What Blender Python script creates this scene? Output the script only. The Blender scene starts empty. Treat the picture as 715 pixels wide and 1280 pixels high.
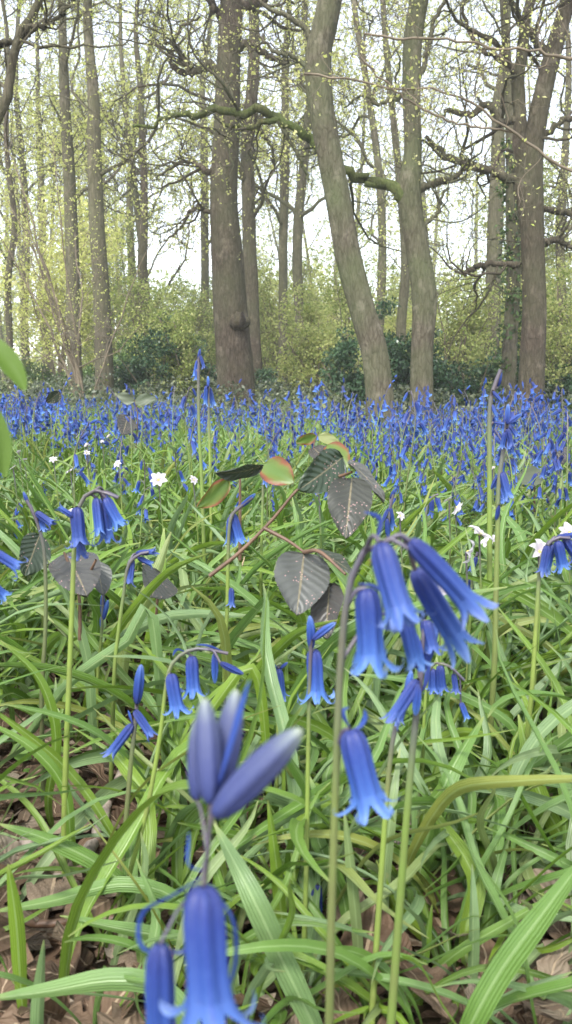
import bpy, math, random
import numpy as np
from mathutils import Vector, Matrix, Quaternion
R = np.random.default_rng(7); random.seed(7)
sc = bpy.context.scene; col = sc.collection
PI = math.pi
# ------------------------------------------------------------------ camera
F = 1108.0; PITCH = math.radians(8.2); H = 0.32
cd = bpy.data.cameras.new('camera'); cam = bpy.data.objects.new('camera', cd); col.objects.link(cam); sc.camera = cam
cam.location = (0, 0, H); cam.rotation_euler = (PI/2-PITCH, 0, 0)
cd.sensor_fit = 'VERTICAL'; cd.sensor_height = 24; cd.lens = 24*F/1280; cd.clip_start = .01; cd.clip_end = 1000
cd.dof.use_dof = True; cd.dof.focus_distance = 1.1; cd.dof.aperture_fstop = 16
def at(px, py, Y):
    """point of the place seen at photo pixel (px,py), Y metres ahead"""
    a = (px-357.5)/F; u = (640-py)/F
    dy = math.cos(PITCH)+math.sin(PITCH)*u; dz = -math.sin(PITCH)+math.cos(PITCH)*u
    k = Y/dy
    return np.array([a*k, Y, H+dz*k])
def gz(x, y):
    x = np.asarray(x, float); y = np.asarray(y, float)
    d = np.clip((y-16)/30, 0, 2); q = np.clip((y-1.6)/5.5, 0, 1); q = q*q*(3-2*q); e = np.clip((y-10)/7, 0, 1); q = q*(1-e*e*(3-2*e))
    return .012*np.sin(x*5.1+y*2.3)*np.cos(y*4.1-x*1.7)*np.clip(y, 0, 1.5)/1.5 + .03*np.sin(x*.9+1)*np.sin(y*.7)*np.clip(y/6, 0, 1)+.7*d*d*(3-d)*.5-(.15+.07*np.tanh(x/1.5))*q
# ------------------------------------------------------------------ mesh building
class MB:
    def __init__(s): s.V = []; s.F = []; s.A = []; s.n = 0
    def add(s, V, Fc, A=None):
        V = np.asarray(V, float).reshape(-1, 3); Fc = np.asarray(Fc, np.int64).reshape(-1, 4)
        if A is None: A = np.zeros((len(V), 3))
        s.V.append(V); s.F.append(Fc+s.n); s.A.append(np.asarray(A, float).reshape(-1, 3)); s.n += len(V)
        return s
    def mesh(s, name, mat, smooth=True):
        V = np.concatenate(s.V); Fc = np.concatenate(s.F); A = np.concatenate(s.A)
        m = bpy.data.meshes.new(name)
        m.vertices.add(len(V)); m.vertices.foreach_set('co', V.astype(np.float32).ravel())
        m.loops.add(len(Fc)*4); m.loops.foreach_set('vertex_index', Fc.astype(np.int32).ravel())
        m.polygons.add(len(Fc)); m.polygons.foreach_set('loop_start', np.arange(0, len(Fc)*4, 4, dtype=np.int32))
        m.polygons.foreach_set('loop_total', np.full(len(Fc), 4, np.int32))
        m.update(calc_edges=True)
        m.polygons.foreach_set('use_smooth', np.full(len(Fc), smooth, bool))
        at_ = m.attributes.new('uvw', 'FLOAT_VECTOR', 'POINT'); at_.data.foreach_set('vector', A.astype(np.float32).ravel())
        m.materials.append(mat); m.update()
        return m
    def build(s, name, mat, parent=None, smooth=True):
        o = bpy.data.objects.new(name, s.mesh(name, mat, smooth)); col.objects.link(o)
        if parent is not None: o.parent = parent
        return o
def tag(o, label=None, cat=None, group=None, kind=None):
    if label: o['label'] = label
    if cat: o['category'] = cat
    if group: o['group'] = group
    if kind: o['kind'] = kind
    return o
def empty(name, loc=(0, 0, 0), rz=0):
    o = bpy.data.objects.new(name, None); o.location = loc; o.rotation_euler = (0, 0, rz); o.empty_display_size = .05
    col.objects.link(o); return o
def copy_tree(o, kids, parent=None):
    c = o.copy(); col.objects.link(c); c.parent = parent
    for ch in kids.get(o.name, ()): copy_tree(ch, kids, c)
    return c
def norm(v): return v/np.maximum(np.linalg.norm(v, axis=-1, keepdims=True), 1e-9)
def tubes(P, Rd, S, rnd=None, cap=False, rough=0, rg=None):
    P = np.asarray(P, float); Rd = np.asarray(Rd, float)
    if P.ndim == 2: P = P[None]; Rd = Rd[None]
    N, K, _ = P.shape
    T = norm(np.gradient(P, axis=1))
    mean = norm(P[:, -1]-P[:, 0])
    ref = np.where(np.abs(mean[:, 2:3]) > .75, np.array([[1., .1, 0]]), np.array([[0, .05, 1.]]))
    U = norm(np.cross(T, ref[:, None, :])); W = np.cross(T, U)
    th = np.arange(S)*2*PI/S
    rr = Rd[:, :, None, None]
    if rough:
        rr = rr*(1+rough*rg.normal(size=(N, K, S, 1)))
    V = P[:, :, None, :]+rr*(np.cos(th)[None, None, :, None]*U[:, :, None, :]+np.sin(th)[None, None, :, None]*W[:, :, None, :])
    i = np.arange(N)[:, None, None]*K*S; k = np.arange(K-1)[None, :, None]*S; s = np.arange(S)[None, None, :]; s2 = (s+1) % S
    Fc = np.stack([i+k+s, i+k+s2, i+k+S+s2, i+k+S+s], -1).reshape(-1, 4)
    A = np.zeros((N, K, S, 3)); A[..., 0] = np.arange(S)/S; A[..., 1] = np.linspace(0, 1, K)[None, :, None]
    if rnd is None: rnd = np.zeros(N)
    A[..., 2] = np.asarray(rnd).reshape(-1, 1, 1)
    return V.reshape(-1, 3), Fc, A.reshape(-1, 3)
def spline(pts, K):
    """smooth resample of rows (any number of columns)"""
    p = np.asarray(pts, float)
    if len(p) == 2: return p[0]+(p[1]-p[0])*np.linspace(0, 1, K)[:, None]
    q = np.vstack([2*p[0]-p[1], p, 2*p[-1]-p[-2]])
    L = np.linalg.norm(np.diff(p[:, :3], axis=0), axis=1); c = np.concatenate([[0], np.cumsum(L)]); c /= c[-1]
    out = []
    for t in np.linspace(0, 1, K):
        i = min(int(np.searchsorted(c, t, 'right')-1), len(p)-2); f = (t-c[i])/max(c[i+1]-c[i], 1e-9)
        a, b, d, e = q[i], q[i+1], q[i+2], q[i+3]
        out.append(.5*((2*b)+(-a+d)*f+(2*a-5*b+4*d-e)*f*f+(-a+3*b-3*d+e)*f**3))
    return np.array(out)
def place(TV, TF, TA, M, T, rnd):
    """template copied N times into one mesh: M (N,3,3), T (N,3)"""
    N = len(T); V = np.einsum('nij,vj->nvi', M, TV)+T[:, None, :]
    Fc = TF[None]+(np.arange(N)*len(TV))[:, None, None]
    A = np.repeat(TA[None], N, 0).copy(); A[..., 2] = np.asarray(rnd)[:, None]
    return V.reshape(-1, 3), Fc.reshape(-1, 4), A.reshape(-1, 3)
def basis(down, spin, s):
    """matrices whose -z axis points along 'down'"""
    z = -norm(down); ref = np.where(np.abs(z[:, 2:3]) > .9, np.array([[1., 0, 0]]), np.array([[0, 0, 1.]]))
    x = norm(np.cross(ref, z)); y = np.cross(z, x)
    c = np.cos(spin)[:, None]; n = np.sin(spin)[:, None]
    x2 = c*x+n*y; y2 = -n*x+c*y
    return np.stack([x2, y2, z], -1)*s[:, None, None]
# ------------------------------------------------------------------ materials
def newmat(name):
    m = bpy.data.materials.new(name); m.use_nodes = True; nt = m.node_tree
    for n in list(nt.nodes): nt.nodes.remove(n)
    return m, nt
def N(nt, t, **kw):
    n = nt.nodes.new(t)
    for k, v in kw.items():
        if k in n.inputs.keys(): n.inputs[k].default_value = v
        else: setattr(n, k, v)
    return n
def ramp(nt, fac, stops):
    r = nt.nodes.new('ShaderNodeValToRGB'); e = r.color_ramp.elements
    while len(e) < len(stops): e.new(.5)
    for q, (p, c) in zip(e, stops): q.position = p; q.color = (*c, 1)
    nt.links.new(fac, r.inputs[0]); return r.outputs[0]
def math_(nt, op, a, b=0., c=0.):
    n = nt.nodes.new('ShaderNodeMath'); n.operation = op
    for i, v in enumerate((a, b, c)):
        if isinstance(v, (int, float)): n.inputs[i].default_value = v
        else: nt.links.new(v, n.inputs[i])
    return n.outputs[0]
def mixc(nt, f, a, b, mode='MIX'):
    n = nt.nodes.new('ShaderNodeMix'); n.data_type = 'RGBA'; n.blend_type = mode
    for i, v in ((0, f), (6, a), (7, b)):
        if isinstance(v, (int, float)): n.inputs[i].default_value = v
        elif isinstance(v, tuple): n.inputs[i].default_value = (*v, 1)
        else: nt.links.new(v, n.inputs[i])
    return n.outputs[2]
def attr(nt):
    a = N(nt, 'ShaderNodeAttribute'); a.attribute_name = 'uvw'
    s = N(nt, 'ShaderNodeSeparateXYZ'); nt.links.new(a.outputs['Vector'], s.inputs[0])
    oi = N(nt, 'ShaderNodeObjectInfo')
    rn = math_(nt, 'FRACT', math_(nt, 'ADD', s.outputs[2], oi.outputs['Random']))
    return s.outputs[0], s.outputs[1], rn
def noise(nt, scale, detail=4, vec=None, stretch=None, rough=.6):
    tc = N(nt, 'ShaderNodeTexCoord'); v = tc.outputs['Object']
    if stretch:
        mp = N(nt, 'ShaderNodeMapping'); mp.inputs['Scale'].default_value = stretch; nt.links.new(v, mp.inputs[0]); v = mp.outputs[0]
    n = N(nt, 'ShaderNodeTexNoise'); n.inputs['Scale'].default_value = scale; n.inputs['Detail'].default_value = detail; n.inputs['Roughness'].default_value = rough
    nt.links.new(v, n.inputs['Vector']); return n.outputs['Fac']
def finish(nt, color, rough=.5, trans=0., bump=None, bstr=.3, bdist=.01, spec=.5, tcol=None):
    b = N(nt, 'ShaderNodeBsdfPrincipled'); b.inputs['Specular IOR Level'].default_value = spec
    for s, v in (('Base Color', color), ('Roughness', rough)):
        if isinstance(v, (int, float)): b.inputs[s].default_value = v
        elif isinstance(v, tuple): b.inputs[s].default_value = (*v, 1)
        else: nt.links.new(v, b.inputs[s])
    if bump is not None:
        bn = N(nt, 'ShaderNodeBump'); bn.inputs['Strength'].default_value = bstr; bn.inputs['Distance'].default_value = bdist
        nt.links.new(bump, bn.inputs['Height']); nt.links.new(bn.outputs[0], b.inputs['Normal'])
    out = N(nt, 'ShaderNodeOutputMaterial'); sh = b.outputs[0]
    if trans:
        t = N(nt, 'ShaderNodeBsdfTranslucent')
        c = tcol if tcol is not None else color
        if isinstance(c, tuple): t.inputs[0].default_value = (*c, 1)
        else: nt.links.new(c, t.inputs[0])
        mx = N(nt, 'ShaderNodeMixShader'); mx.inputs[0].default_value = trans
        nt.links.new(sh, mx.inputs[1]); nt.links.new(t.outputs[0], mx.inputs[2]); sh = mx.outputs[0]
    nt.links.new(sh, out.inputs[0])
def m_strap():
    m, nt = newmat('strap_leaf'); u, v, r = attr(nt)
    c = ramp(nt, r, [(0, (.08, .16, .016)), (.2, (.18, .28, .03)), (.4, (.11, .21, .03)), (.6, (.13, .235, .055)), (.85, (.19, .28, .13)), (1, (.24, .27, .05))])
    st = math_(nt, 'SINE', math_(nt, 'MULTIPLY', u, 44)); st = math_(nt, 'MULTIPLY_ADD', st, .5, .5)
    c = mixc(nt, math_(nt, 'MULTIPLY', st, .2), c, mixc(nt, 1., c, (.6, .72, .5), 'MULTIPLY'))
    mid = math_(nt, 'LESS_THAN', math_(nt, 'ABSOLUTE', math_(nt, 'SUBTRACT', u, .5)), .05)
    c = mixc(nt, math_(nt, 'MULTIPLY', mid, .35), c, (.36, .48, .22))
    tip = ramp(nt, v, [(0, (.5, .5, .5)), (.12, (0, 0, 0)), (.93, (0, 0, 0)), (1, (.6, .6, .6))])
    c = mixc(nt, tip, c, (.33, .36, .12))
    nz = noise(nt, 90, 3); sp = ramp(nt, nz, [(.68, (0, 0, 0)), (.76, (.5, .5, .5))]); c = mixc(nt, sp, c, (.32, .30, .12))
    big = noise(nt, 16, 3); c = mixc(nt, ramp(nt, big, [(.4, (0, 0, 0)), (.72, (.55, .55, .55))]), c, mixc(nt, 1., c, (1.25, 1.18, 1.2), 'MULTIPLY'))
    br = ramp(nt, noise(nt, 28, 4), [(.70, (0, 0, 0)), (.74, (.8, .8, .8))]); c = mixc(nt, br, c, (.24, .17, .07))
    finish(nt, c, ramp(nt, big, [(.3, (.3, .3, .3)), (.7, (.5, .5, .5))]), .28, bump=math_(nt, 'ADD', st, math_(nt, 'MULTIPLY', noise(nt, 60, 3), 3.)), bstr=.4, bdist=.0008, spec=.55); return m
def m_bell():
    m, nt = newmat('bluebell_petal'); u, v, r = attr(nt)
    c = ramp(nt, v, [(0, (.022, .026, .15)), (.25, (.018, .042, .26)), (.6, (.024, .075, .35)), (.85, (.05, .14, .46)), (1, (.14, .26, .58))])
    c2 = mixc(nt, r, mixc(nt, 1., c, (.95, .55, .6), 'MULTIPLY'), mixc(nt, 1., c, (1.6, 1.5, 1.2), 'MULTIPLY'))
    st = ramp(nt, u, [(.0, (.35, .35, .35)), (.25, (0, 0, 0)), (.82, (0, 0, 0)), (1, (.75, .75, .75))])
    c = mixc(nt, st, c2, (.015, .035, .26))
    nz = noise(nt, 14, 3); c = mixc(nt, math_(nt, 'MULTIPLY', nz, .3), c, (.11, .20, .50))
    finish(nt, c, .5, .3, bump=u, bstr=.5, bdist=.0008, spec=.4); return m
def m_stem():
    m, nt = newmat('flower_stem'); u, v, r = attr(nt)
    g = ramp(nt, r, [(0, (.14, .21, .045)), (.6, (.20, .27, .055)), (1, (.10, .115, .055))])
    c = mixc(nt, ramp(nt, v, [(.72, (0, 0, 0)), (.95, (1, 1, 1))]), g, (.08, .07, .10))
    c = mixc(nt, ramp(nt, noise(nt, 60, 2), [(.4, (0, 0, 0)), (.8, (.5, .5, .5))]), c, (.13, .10, .06))
    finish(nt, c, .4, 0); return m
def m_bark(name, a, b, g, gam, sc_=1.):
    m, nt = newmat(name)
    n1 = noise(nt, 30*sc_, 8, stretch=(1, 1, .3), rough=.75); n2 = noise(nt, 1.3, 3); n3 = noise(nt, 60, 4, stretch=(1, 1, .5)); nl = noise(nt, 7, 5, stretch=(1, 1, .6), rough=.7)
    w = N(nt, 'ShaderNodeTexVoronoi'); tc = N(nt, 'ShaderNodeTexCoord'); mp = N(nt, 'ShaderNodeMapping'); mp.inputs['Scale'].default_value = (1, 1, .22)
    nt.links.new(tc.outputs['Object'], mp.inputs[0]); nt.links.new(mp.outputs[0], w.inputs['Vector']); w.inputs['Scale'].default_value = 34*sc_; w.feature = 'DISTANCE_TO_EDGE'
    h = math_(nt, 'ADD', math_(nt, 'MULTIPLY', math_(nt, 'MINIMUM', w.outputs['Distance'], .12), 1.3), n1)
    c = ramp(nt, h, [(.35, tuple(x*.5 for x in a)), (.58, a), (.9, b)])
    c = mixc(nt, ramp(nt, nl, [(.56, (0, 0, 0)), (.66, (.6, .6, .6))]), c, tuple(x*1.25+.015 for x in b)); c = mixc(nt, ramp(nt, nl, [(.3, (.6, .6, .6)), (.42, (0, 0, 0))]), c, tuple(x*.6 for x in a))
    c = mixc(nt, math_(nt, 'MULTIPLY', ramp(nt, n2, [(.38, (0, 0, 0)), (.65, (1, 1, 1))]), gam), c, mixc(nt, n3, g, tuple(x*1.6 for x in g)))
    finish(nt, c, .9, 0, bump=h, bstr=.9, bdist=.03, spec=.15); return m
def m_leafy(name, stops, trans=.4, rough=.5):
    m, nt = newmat(name); u, v, r = attr(nt)
    c = ramp(nt, r, stops); finish(nt, c, rough, trans, spec=.3); return m
def m_bramble():
    m, nt = newmat('bramble_leaf'); u, v, r = attr(nt)
    c = ramp(nt, r, [(0, (.032, .052, .028)), (.5, (.05, .045, .04)), (1, (.085, .09, .08))])
    a1 = N(nt, 'ShaderNodeAttribute'); a1.attribute_name = 'uvw'
    # side veins
    q = math_(nt, 'ABSOLUTE', math_(nt, 'SUBTRACT', u, .5))
    vein = math_(nt, 'SINE', math_(nt, 'MULTIPLY', math_(nt, 'SUBTRACT', v, math_(nt, 'MULTIPLY', q, .55)), 52))
    vl = ramp(nt, vein, [(.93, (0, 0, 0)), (1, (.28, .28, .28))]); c = mixc(nt, vl, c, (.10, .11, .07))
    mid = math_(nt, 'LESS_THAN', q, .022); c = mixc(nt, math_(nt, 'MULTIPLY', mid, .7), c, (.20, .17, .10))
    vo = N(nt, 'ShaderNodeTexVoronoi'); vo.inputs['Scale'].default_value = 420; tc = N(nt, 'ShaderNodeTexCoord'); nt.links.new(tc.outputs['Object'], vo.inputs['Vector'])
    spot = math_(nt, 'MULTIPLY', math_(nt, 'LESS_THAN', vo.outputs['Distance'], .22), math_(nt, 'GREATER_THAN', noise(nt, 70, 2), .52))
    c = mixc(nt, math_(nt, 'MULTIPLY', spot, .8), c, (.42, .26, .24))
    finish(nt, c, .42, .12, bump=vein, bstr=.35, bdist=.0006, spec=.4); return m
def m_dead():
    m, nt = newmat('dead_leaf'); u, v, r = attr(nt)
    c = ramp(nt, r, [(0, (.13, .085, .05)), (.35, (.20, .14, .09)), (.6, (.36, .30, .22)), (.75, (.17, .11, .07)), (1, (.08, .055, .035))])
    q = math_(nt, 'ABSOLUTE', math_(nt, 'SUBTRACT', u, .5))
    vein = math_(nt, 'SINE', math_(nt, 'MULTIPLY', math_(nt, 'SUBTRACT', v, math_(nt, 'MULTIPLY', q, .8)), 40))
    c = mixc(nt, ramp(nt, noise(nt, 55, 4), [(.35, (0, 0, 0)), (.7, (.6, .6, .6))]), c, (.10, .06, .035))
    c = mixc(nt, math_(nt, 'MULTIPLY', math_(nt, 'LESS_THAN', q, .03), .6), c, (.5, .38, .25))
    finish(nt, c, .7, .12, bump=math_(nt, 'ADD', math_(nt, 'MULTIPLY', vein, .15), noise(nt, 25, 6)), bstr=.5, bdist=.004, spec=.25); return m
def m_soil():
    m, nt = newmat('woodland_floor')
    n1 = noise(nt, 3.5, 6); n2 = noise(nt, 45, 8, rough=.75); n3 = noise(nt, .35, 4)
    c = ramp(nt, n2, [(.3, (.018, .013, .009)), (.5, (.06, .042, .028)), (.62, (.15, .105, .07)), (.75, (.30, .23, .17))])
    c = mixc(nt, ramp(nt, n1, [(.42, (0, 0, 0)), (.6, (.5, .5, .5))]), c, (.05, .045, .02))
    tc = N(nt, 'ShaderNodeTexCoord'); s = N(nt, 'ShaderNodeSeparateXYZ'); nt.links.new(tc.outputs['Object'], s.inputs[0])
    far = math_(nt, 'MULTIPLY', ramp(nt, math_(nt, 'MULTIPLY', s.outputs[1], .05), [(.3, (0, 0, 0)), (.9, (1, 1, 1))]), ramp(nt, n3, [(.3, (.45, .45, .45)), (.6, (1, 1, 1))]))
    c = mixc(nt, far, c, mixc(nt, n2, (.10, .14, .03), (.26, .28, .10)))
    finish(nt, c, .95, 0, bump=n2, bstr=.8, bdist=.01, spec=.1); return m
def m_plain(name, c, rough=.5, trans=0., var=.25, scale=40):
    m, nt = newmat(name)
    n = noise(nt, scale, 4); cc = mixc(nt, ramp(nt, n, [(.35, (0, 0, 0)), (.7, (1, 1, 1))]), tuple(x*(1-var) for x in c), tuple(min(1, x*(1+var)) for x in c))
    finish(nt, cc, rough, trans); return m
def m_anemone():
    m, nt = newmat('anemone_petal'); u, v, r = attr(nt)
    c = mixc(nt, math_(nt, 'MULTIPLY', math_(nt, 'SUBTRACT', 1., v), .5), (.55, .55, .53), (.42, .33, .41))
    c = mixc(nt, math_(nt, 'MULTIPLY', r, .35), c, (.72, .6, .7)); finish(nt, c, .5, .35); return m
def m_edge():
    m, nt = newmat('turning_leaf'); u, v, r = attr(nt)
    q = math_(nt, 'ABSOLUTE', math_(nt, 'SUBTRACT', u, .5)); k = math_(nt, 'ADD', math_(nt, 'MULTIPLY', q, 1.1), math_(nt, 'MULTIPLY', noise(nt, 60, 3), .6))
    c = ramp(nt, k, [(.35, (.10, .17, .03)), (.62, (.13, .17, .03)), (.8, (.22, .07, .03)), (.95, (.08, .04, .03))]); finish(nt, c, .4, .3); return m
MS = m_strap(); MBELL = m_bell(); MPALE = m_leafy('pale_bud', [(0, (.11, .14, .34)), (.5, (.14, .18, .36)), (1, (.18, .22, .36))], .2); MST = m_stem()
BK1 = m_bark('oak_bark', (.068, .053, .038), (.15, .12, .088), (.06, .07, .032), .45)
BK2 = m_bark('mossy_bark', (.09, .077, .052), (.19, .165, .12), (.08, .10, .042), .6, .8)
BK3 = m_bark('far_bark', (.09, .078, .053), (.175, .15, .108), (.10, .105, .05), .5, .7)
BK4 = m_bark('moss', (.07, .075, .03), (.16, .15, .06), (.075, .105, .028), .9, 1.)
MTWIG = m_plain('twig_bark', (.17, .135, .09), .8, 0, .35, 8)
ML1 = m_leafy('spring_leaf', [(0, (.46, .52, .12)), (.5, (.6, .62, .2)), (1, (.7, .67, .32))], .5)
ML2 = m_leafy('understorey_leaf', [(0, (.16, .23, .05)), (.5, (.35, .40, .12)), (1, (.52, .52, .2))], .45)
MHOL = m_leafy('holly_leaf', [(0, (.02, .05, .022)), (.5, (.04, .085, .035)), (1, (.085, .14, .06))], .1, .3)
MIVY = m_leafy('ivy_leaf', [(0, (.03, .06, .018)), (.6, (.06, .11, .03)), (1, (.12, .19, .05))], .15, .35)
MBR = m_bramble(); MDEAD = m_dead(); MSOIL = m_soil(); MAN = m_anemone(); MEDGE = m_edge()
MUND = m_leafy('undergrowth_leaf', [(0, (.05, .075, .035)), (.5, (.10, .115, .075)), (.8, (.15, .17, .12)), (1, (.2, .22, .07))], .15, .45)
MGRN = m_leafy('ground_leaf', [(0, (.07, .17, .03)), (.5, (.14, .27, .05)), (1, (.22, .34, .09))], .3, .4)
MNEAR = m_leafy('sapling_leaf', [(0, (.06, .12, .02)), (1, (.12, .2, .03))], .35)
MYEL = m_plain('anemone_stamen', (.55, .48, .12)); MTW = m_plain('dry_twig', (.33, .27, .22), .85, 0, .5, 120)
MTW2 = m_plain('dry_grass', (.45, .33, .2), .7, 0, .3, 60); MBST = m_plain('bramble_stem', (.13, .075, .045), .5, 0, .3, 60)
MWOOD = m_plain('broken_wood', (.06, .045, .035), .9, 0, .4, 30)
# ------------------------------------------------------------------ ground
xs = np.concatenate([-np.geomspace(200, 3, 26), np.linspace(-2.8, 2.8, 70), np.geomspace(3, 200, 26)])
ys = np.concatenate([-np.geomspace(60, 1, 8), np.linspace(-.8, 5, 90), np.geomspace(5.2, 300, 60)])
X, Y = np.meshgrid(xs, ys); Z = gz(X, Y)
nx, ny = len(xs), len(ys); i, j = np.meshgrid(np.arange(nx-1), np.arange(ny-1)); b = (j*nx+i).ravel()
g = MB(); g.add(np.stack([X, Y, Z], -1), np.stack([b, b+1, b+nx+1, b+nx], -1)); tag(g.build('ground', MSOIL), kind='structure')
# ------------------------------------------------------------------ leaf shaped sheets
def strap(L, W, az, e0, bend, x, y, z, K=11, rnd=0, twist=None, fold=.25, rg=R, pw=1.3, side=None):
    """N strap leaves; arrays; returns V,F,A"""
    n = len(L); s = np.linspace(0, 1, K)
    e = e0[:, None]-bend[:, None]*s[None]**pw
    a = az[:, None]+(side[:, None] if side is not None else 0)*s[None]**1.5
    st = (L/(K-1))[:, None]
    dx = np.cos(e)*np.cos(a)*st; dy = np.cos(e)*np.sin(a)*st; dz = np.sin(e)*st
    px = x[:, None]+np.cumsum(dx, 1)-dx; py = y[:, None]+np.cumsum(dy, 1)-dy; pz = z[:, None]+np.cumsum(dz, 1)-dz
    g0 = gz(px, py)+.004+.012*((az*7) % 1)[:, None]
    pz = np.maximum(pz, g0)
    ph = (az*13)[:, None]; wob = .010*np.sin(s[None]*9+ph)*s[None]
    P = np.stack([px-np.sin(a)*wob, py+np.cos(a)*wob, pz+wob*.4], -1)
    return ribbon(P, W, rnd, twist, fold)
def ribbon(P, W, rnd, twist=None, fold=.25, ref=None):
    n, K, _ = P.shape; s = np.linspace(0, 1, K)
    T = norm(np.gradient(P, axis=1)); 
    hx = P[:, -1]-P[:, 0]; hx[:, 2] = 0; hx = norm(hx+1e-6)
    lat0 = np.stack([-hx[:, 1], hx[:, 0], np.zeros(n)], -1)[:, None, :]
    if ref is not None: lat0 = np.cross(T, np.asarray(ref, float)[None, None, :])
    lat = norm(lat0-T*(lat0*T).sum(-1, keepdims=True)); nor = np.cross(T, lat)
    if twist is not None:
        tw = twist[:, None, None]*(s[None, :, None]+.15)
        lat, nor = lat*np.cos(tw)+nor*np.sin(tw), nor*np.cos(tw)-lat*np.sin(tw)
    prof = np.clip(.45+1.3*s, 0, 1)*np.clip((1-s)*3.2, 0.02, 1)**.6
    w = W[:, None]*prof[None]*.5
    us = np.array([-1, -.5, 0, .5, 1.]); C = len(us)
    ho = (np.abs(us)-.5)*fold
    V = P[:, :, None, :]+w[:, :, None, None]*(us[None, None, :, None]*lat[:, :, None, :]+ho[None, None, :, None]*nor[:, :, None, :]*2)
    ii = np.arange(n)[:, None, None]*K*C; k = np.arange(K-1)[None, :, None]*C; c = np.arange(C-1)[None, None, :]
    Fc = np.stack([ii+k+c, ii+k+c+1, ii+k+C+c+1, ii+k+C+c], -1).reshape(-1, 4)
    A = np.zeros((n, K, C, 3)); A[..., 0] = (us*.5+.5); A[..., 1] = s[None, :, None]; A[..., 2] = np.asarray(rnd).reshape(-1, 1, 1)
    return V.reshape(-1, 3), Fc, A.reshape(-1, 3)
def broad(L, W, kind='ovate', serr=.06, cup=.12, curl=.15, K=25, C=9, rg=R):
    """a broad leaf along +y, flat in xy, base at origin"""
    s = np.linspace(0, 1, K); u = np.linspace(-1, 1, C)
    if kind == 'ovate': pr = np.sin(PI*np.clip(s, 0, 1)**.76)**.62
    elif kind == 'oak': pr = np.sin(PI*s**1.2)**.7*(.72+.28*np.cos(s*2*PI*4.3))
    else: pr = np.sin(PI*s**.9)
    pr = np.maximum(pr, .015)
    tooth = 1+serr*(2*((s*K*.5) % 1)-.5)
    X = W*.5*u[None]*(pr*tooth)[:, None]; Yv = np.repeat(L*s[:, None], C, 1)
    ph = rg.uniform(0, 6, 3)
    Z = cup*W*(np.abs(u)**1.3)[None]*pr[:, None]+curl*L*np.sin(s*2.2+ph[0]*.2)[:, None]*s[:, None]+.03*L*np.sin(6*u[None]+ph[1]+s[:, None]*9)*np.abs(u)[None]
    V = np.stack([X, Yv+0*X, Z], -1)
    k = np.arange(K-1)[:, None]*C; c = np.arange(C-1)[None]
    Fc = np.stack([k+c, k+c+1, k+C+c+1, k+C+c], -1).reshape(-1, 4)
    A = np.zeros((K, C, 3)); A[..., 0] = u*.5+.5; A[..., 1] = s[:, None]
    return V.reshape(-1, 3), Fc, A.reshape(-1, 3)
# ------------------------------------------------------------------ strap leaf tufts
def half(y): return .335*y+.12
def tuft_arrays(n, rg, big=1.):
    L = rg.uniform(.10, .28, n)*big; W = rg.uniform(.0038, .0102, n)*big; az = rg.uniform(0, 2*PI, n)
    e0 = rg.uniform(.7, 1.45, n); bend = rg.uniform(.3, 1.9, n); side = rg.normal(0, .35, n); tw = rg.normal(0, 1.0, n)
    return L, W, az, e0, bend, side, tw
protos = []
for k in range(16):
    rg = np.random.default_rng(100+k); n = 6+k % 4
    L, W, az, e0, bend, side, tw = tuft_arrays(n, rg)
    root = empty('bluebell_leaf_tuft'); kids = []
    hue = rg.uniform(0, 1)
    for q in range(n):
        m = MB(); m.add(*strap(L[q:q+1], W[q:q+1], az[q:q+1], e0[q:q+1], bend[q:q+1], np.array([rg.normal(0, .004)]), np.array([rg.normal(0, .004)]), np.array([0.]), 16, rnd=0, twist=tw[q:q+1], side=side[q:q+1]))
        kids.append(m.build('leaf', MS, root))
    protos.append((root, kids))
def density(x, y):
    # worn, open patch of litter at near left
    c = np.exp(-(((x+.17)/.13)**2+((y-.66)/.19)**2)**1.5) + .6*np.exp(-(((x+.13)/.07)**2+((y-.47)/.06)**2))+.7*np.exp(-(((x-.27)/.05)**2+((y-.8)/.05)**2))
    return np.clip(1-c, 0, 1)
pts = []
while len(pts) < 165:
    y = R.uniform(.37, 1.15); x = R.uniform(-1, 1)*half(y)
    if R.uniform() > density(x, y)*.97+.02: continue
    if min([9]+[(x-a)**2+(y-b_)**2 for a, b_ in pts]) < .018**2: continue
    pts.append((x, y))
for k, (x, y) in enumerate(pts):
    root, kids = protos[k % 16]
    if k < 16: r = root
    else:
        r = root.copy(); col.objects.link(r)
        for q in kids: c = q.copy(); col.objects.link(c); c.parent = r
    sc_ = R.uniform(.75, 1.15)*(.6 if y < .45 else (.78 if y < .6 else 1)); r.location = (x, y, float(gz(x, y))-.005); r.rotation_euler = (0, 0, R.uniform(0, 6.28)); r.scale = (sc_, sc_, sc_)
    zone = 'at the left' if x < -.11*y else ('at the right' if x > .11*y else 'in the middle')
    row = 'close to the front' if y < .65 else ('a little way back' if y < .9 else 'below the flower drift')
    tag(r, f'tuft of green strap leaves {zone} of the floor, {row}', 'leaf tuft', f'strap leaf tufts {zone} {row}')
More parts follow.
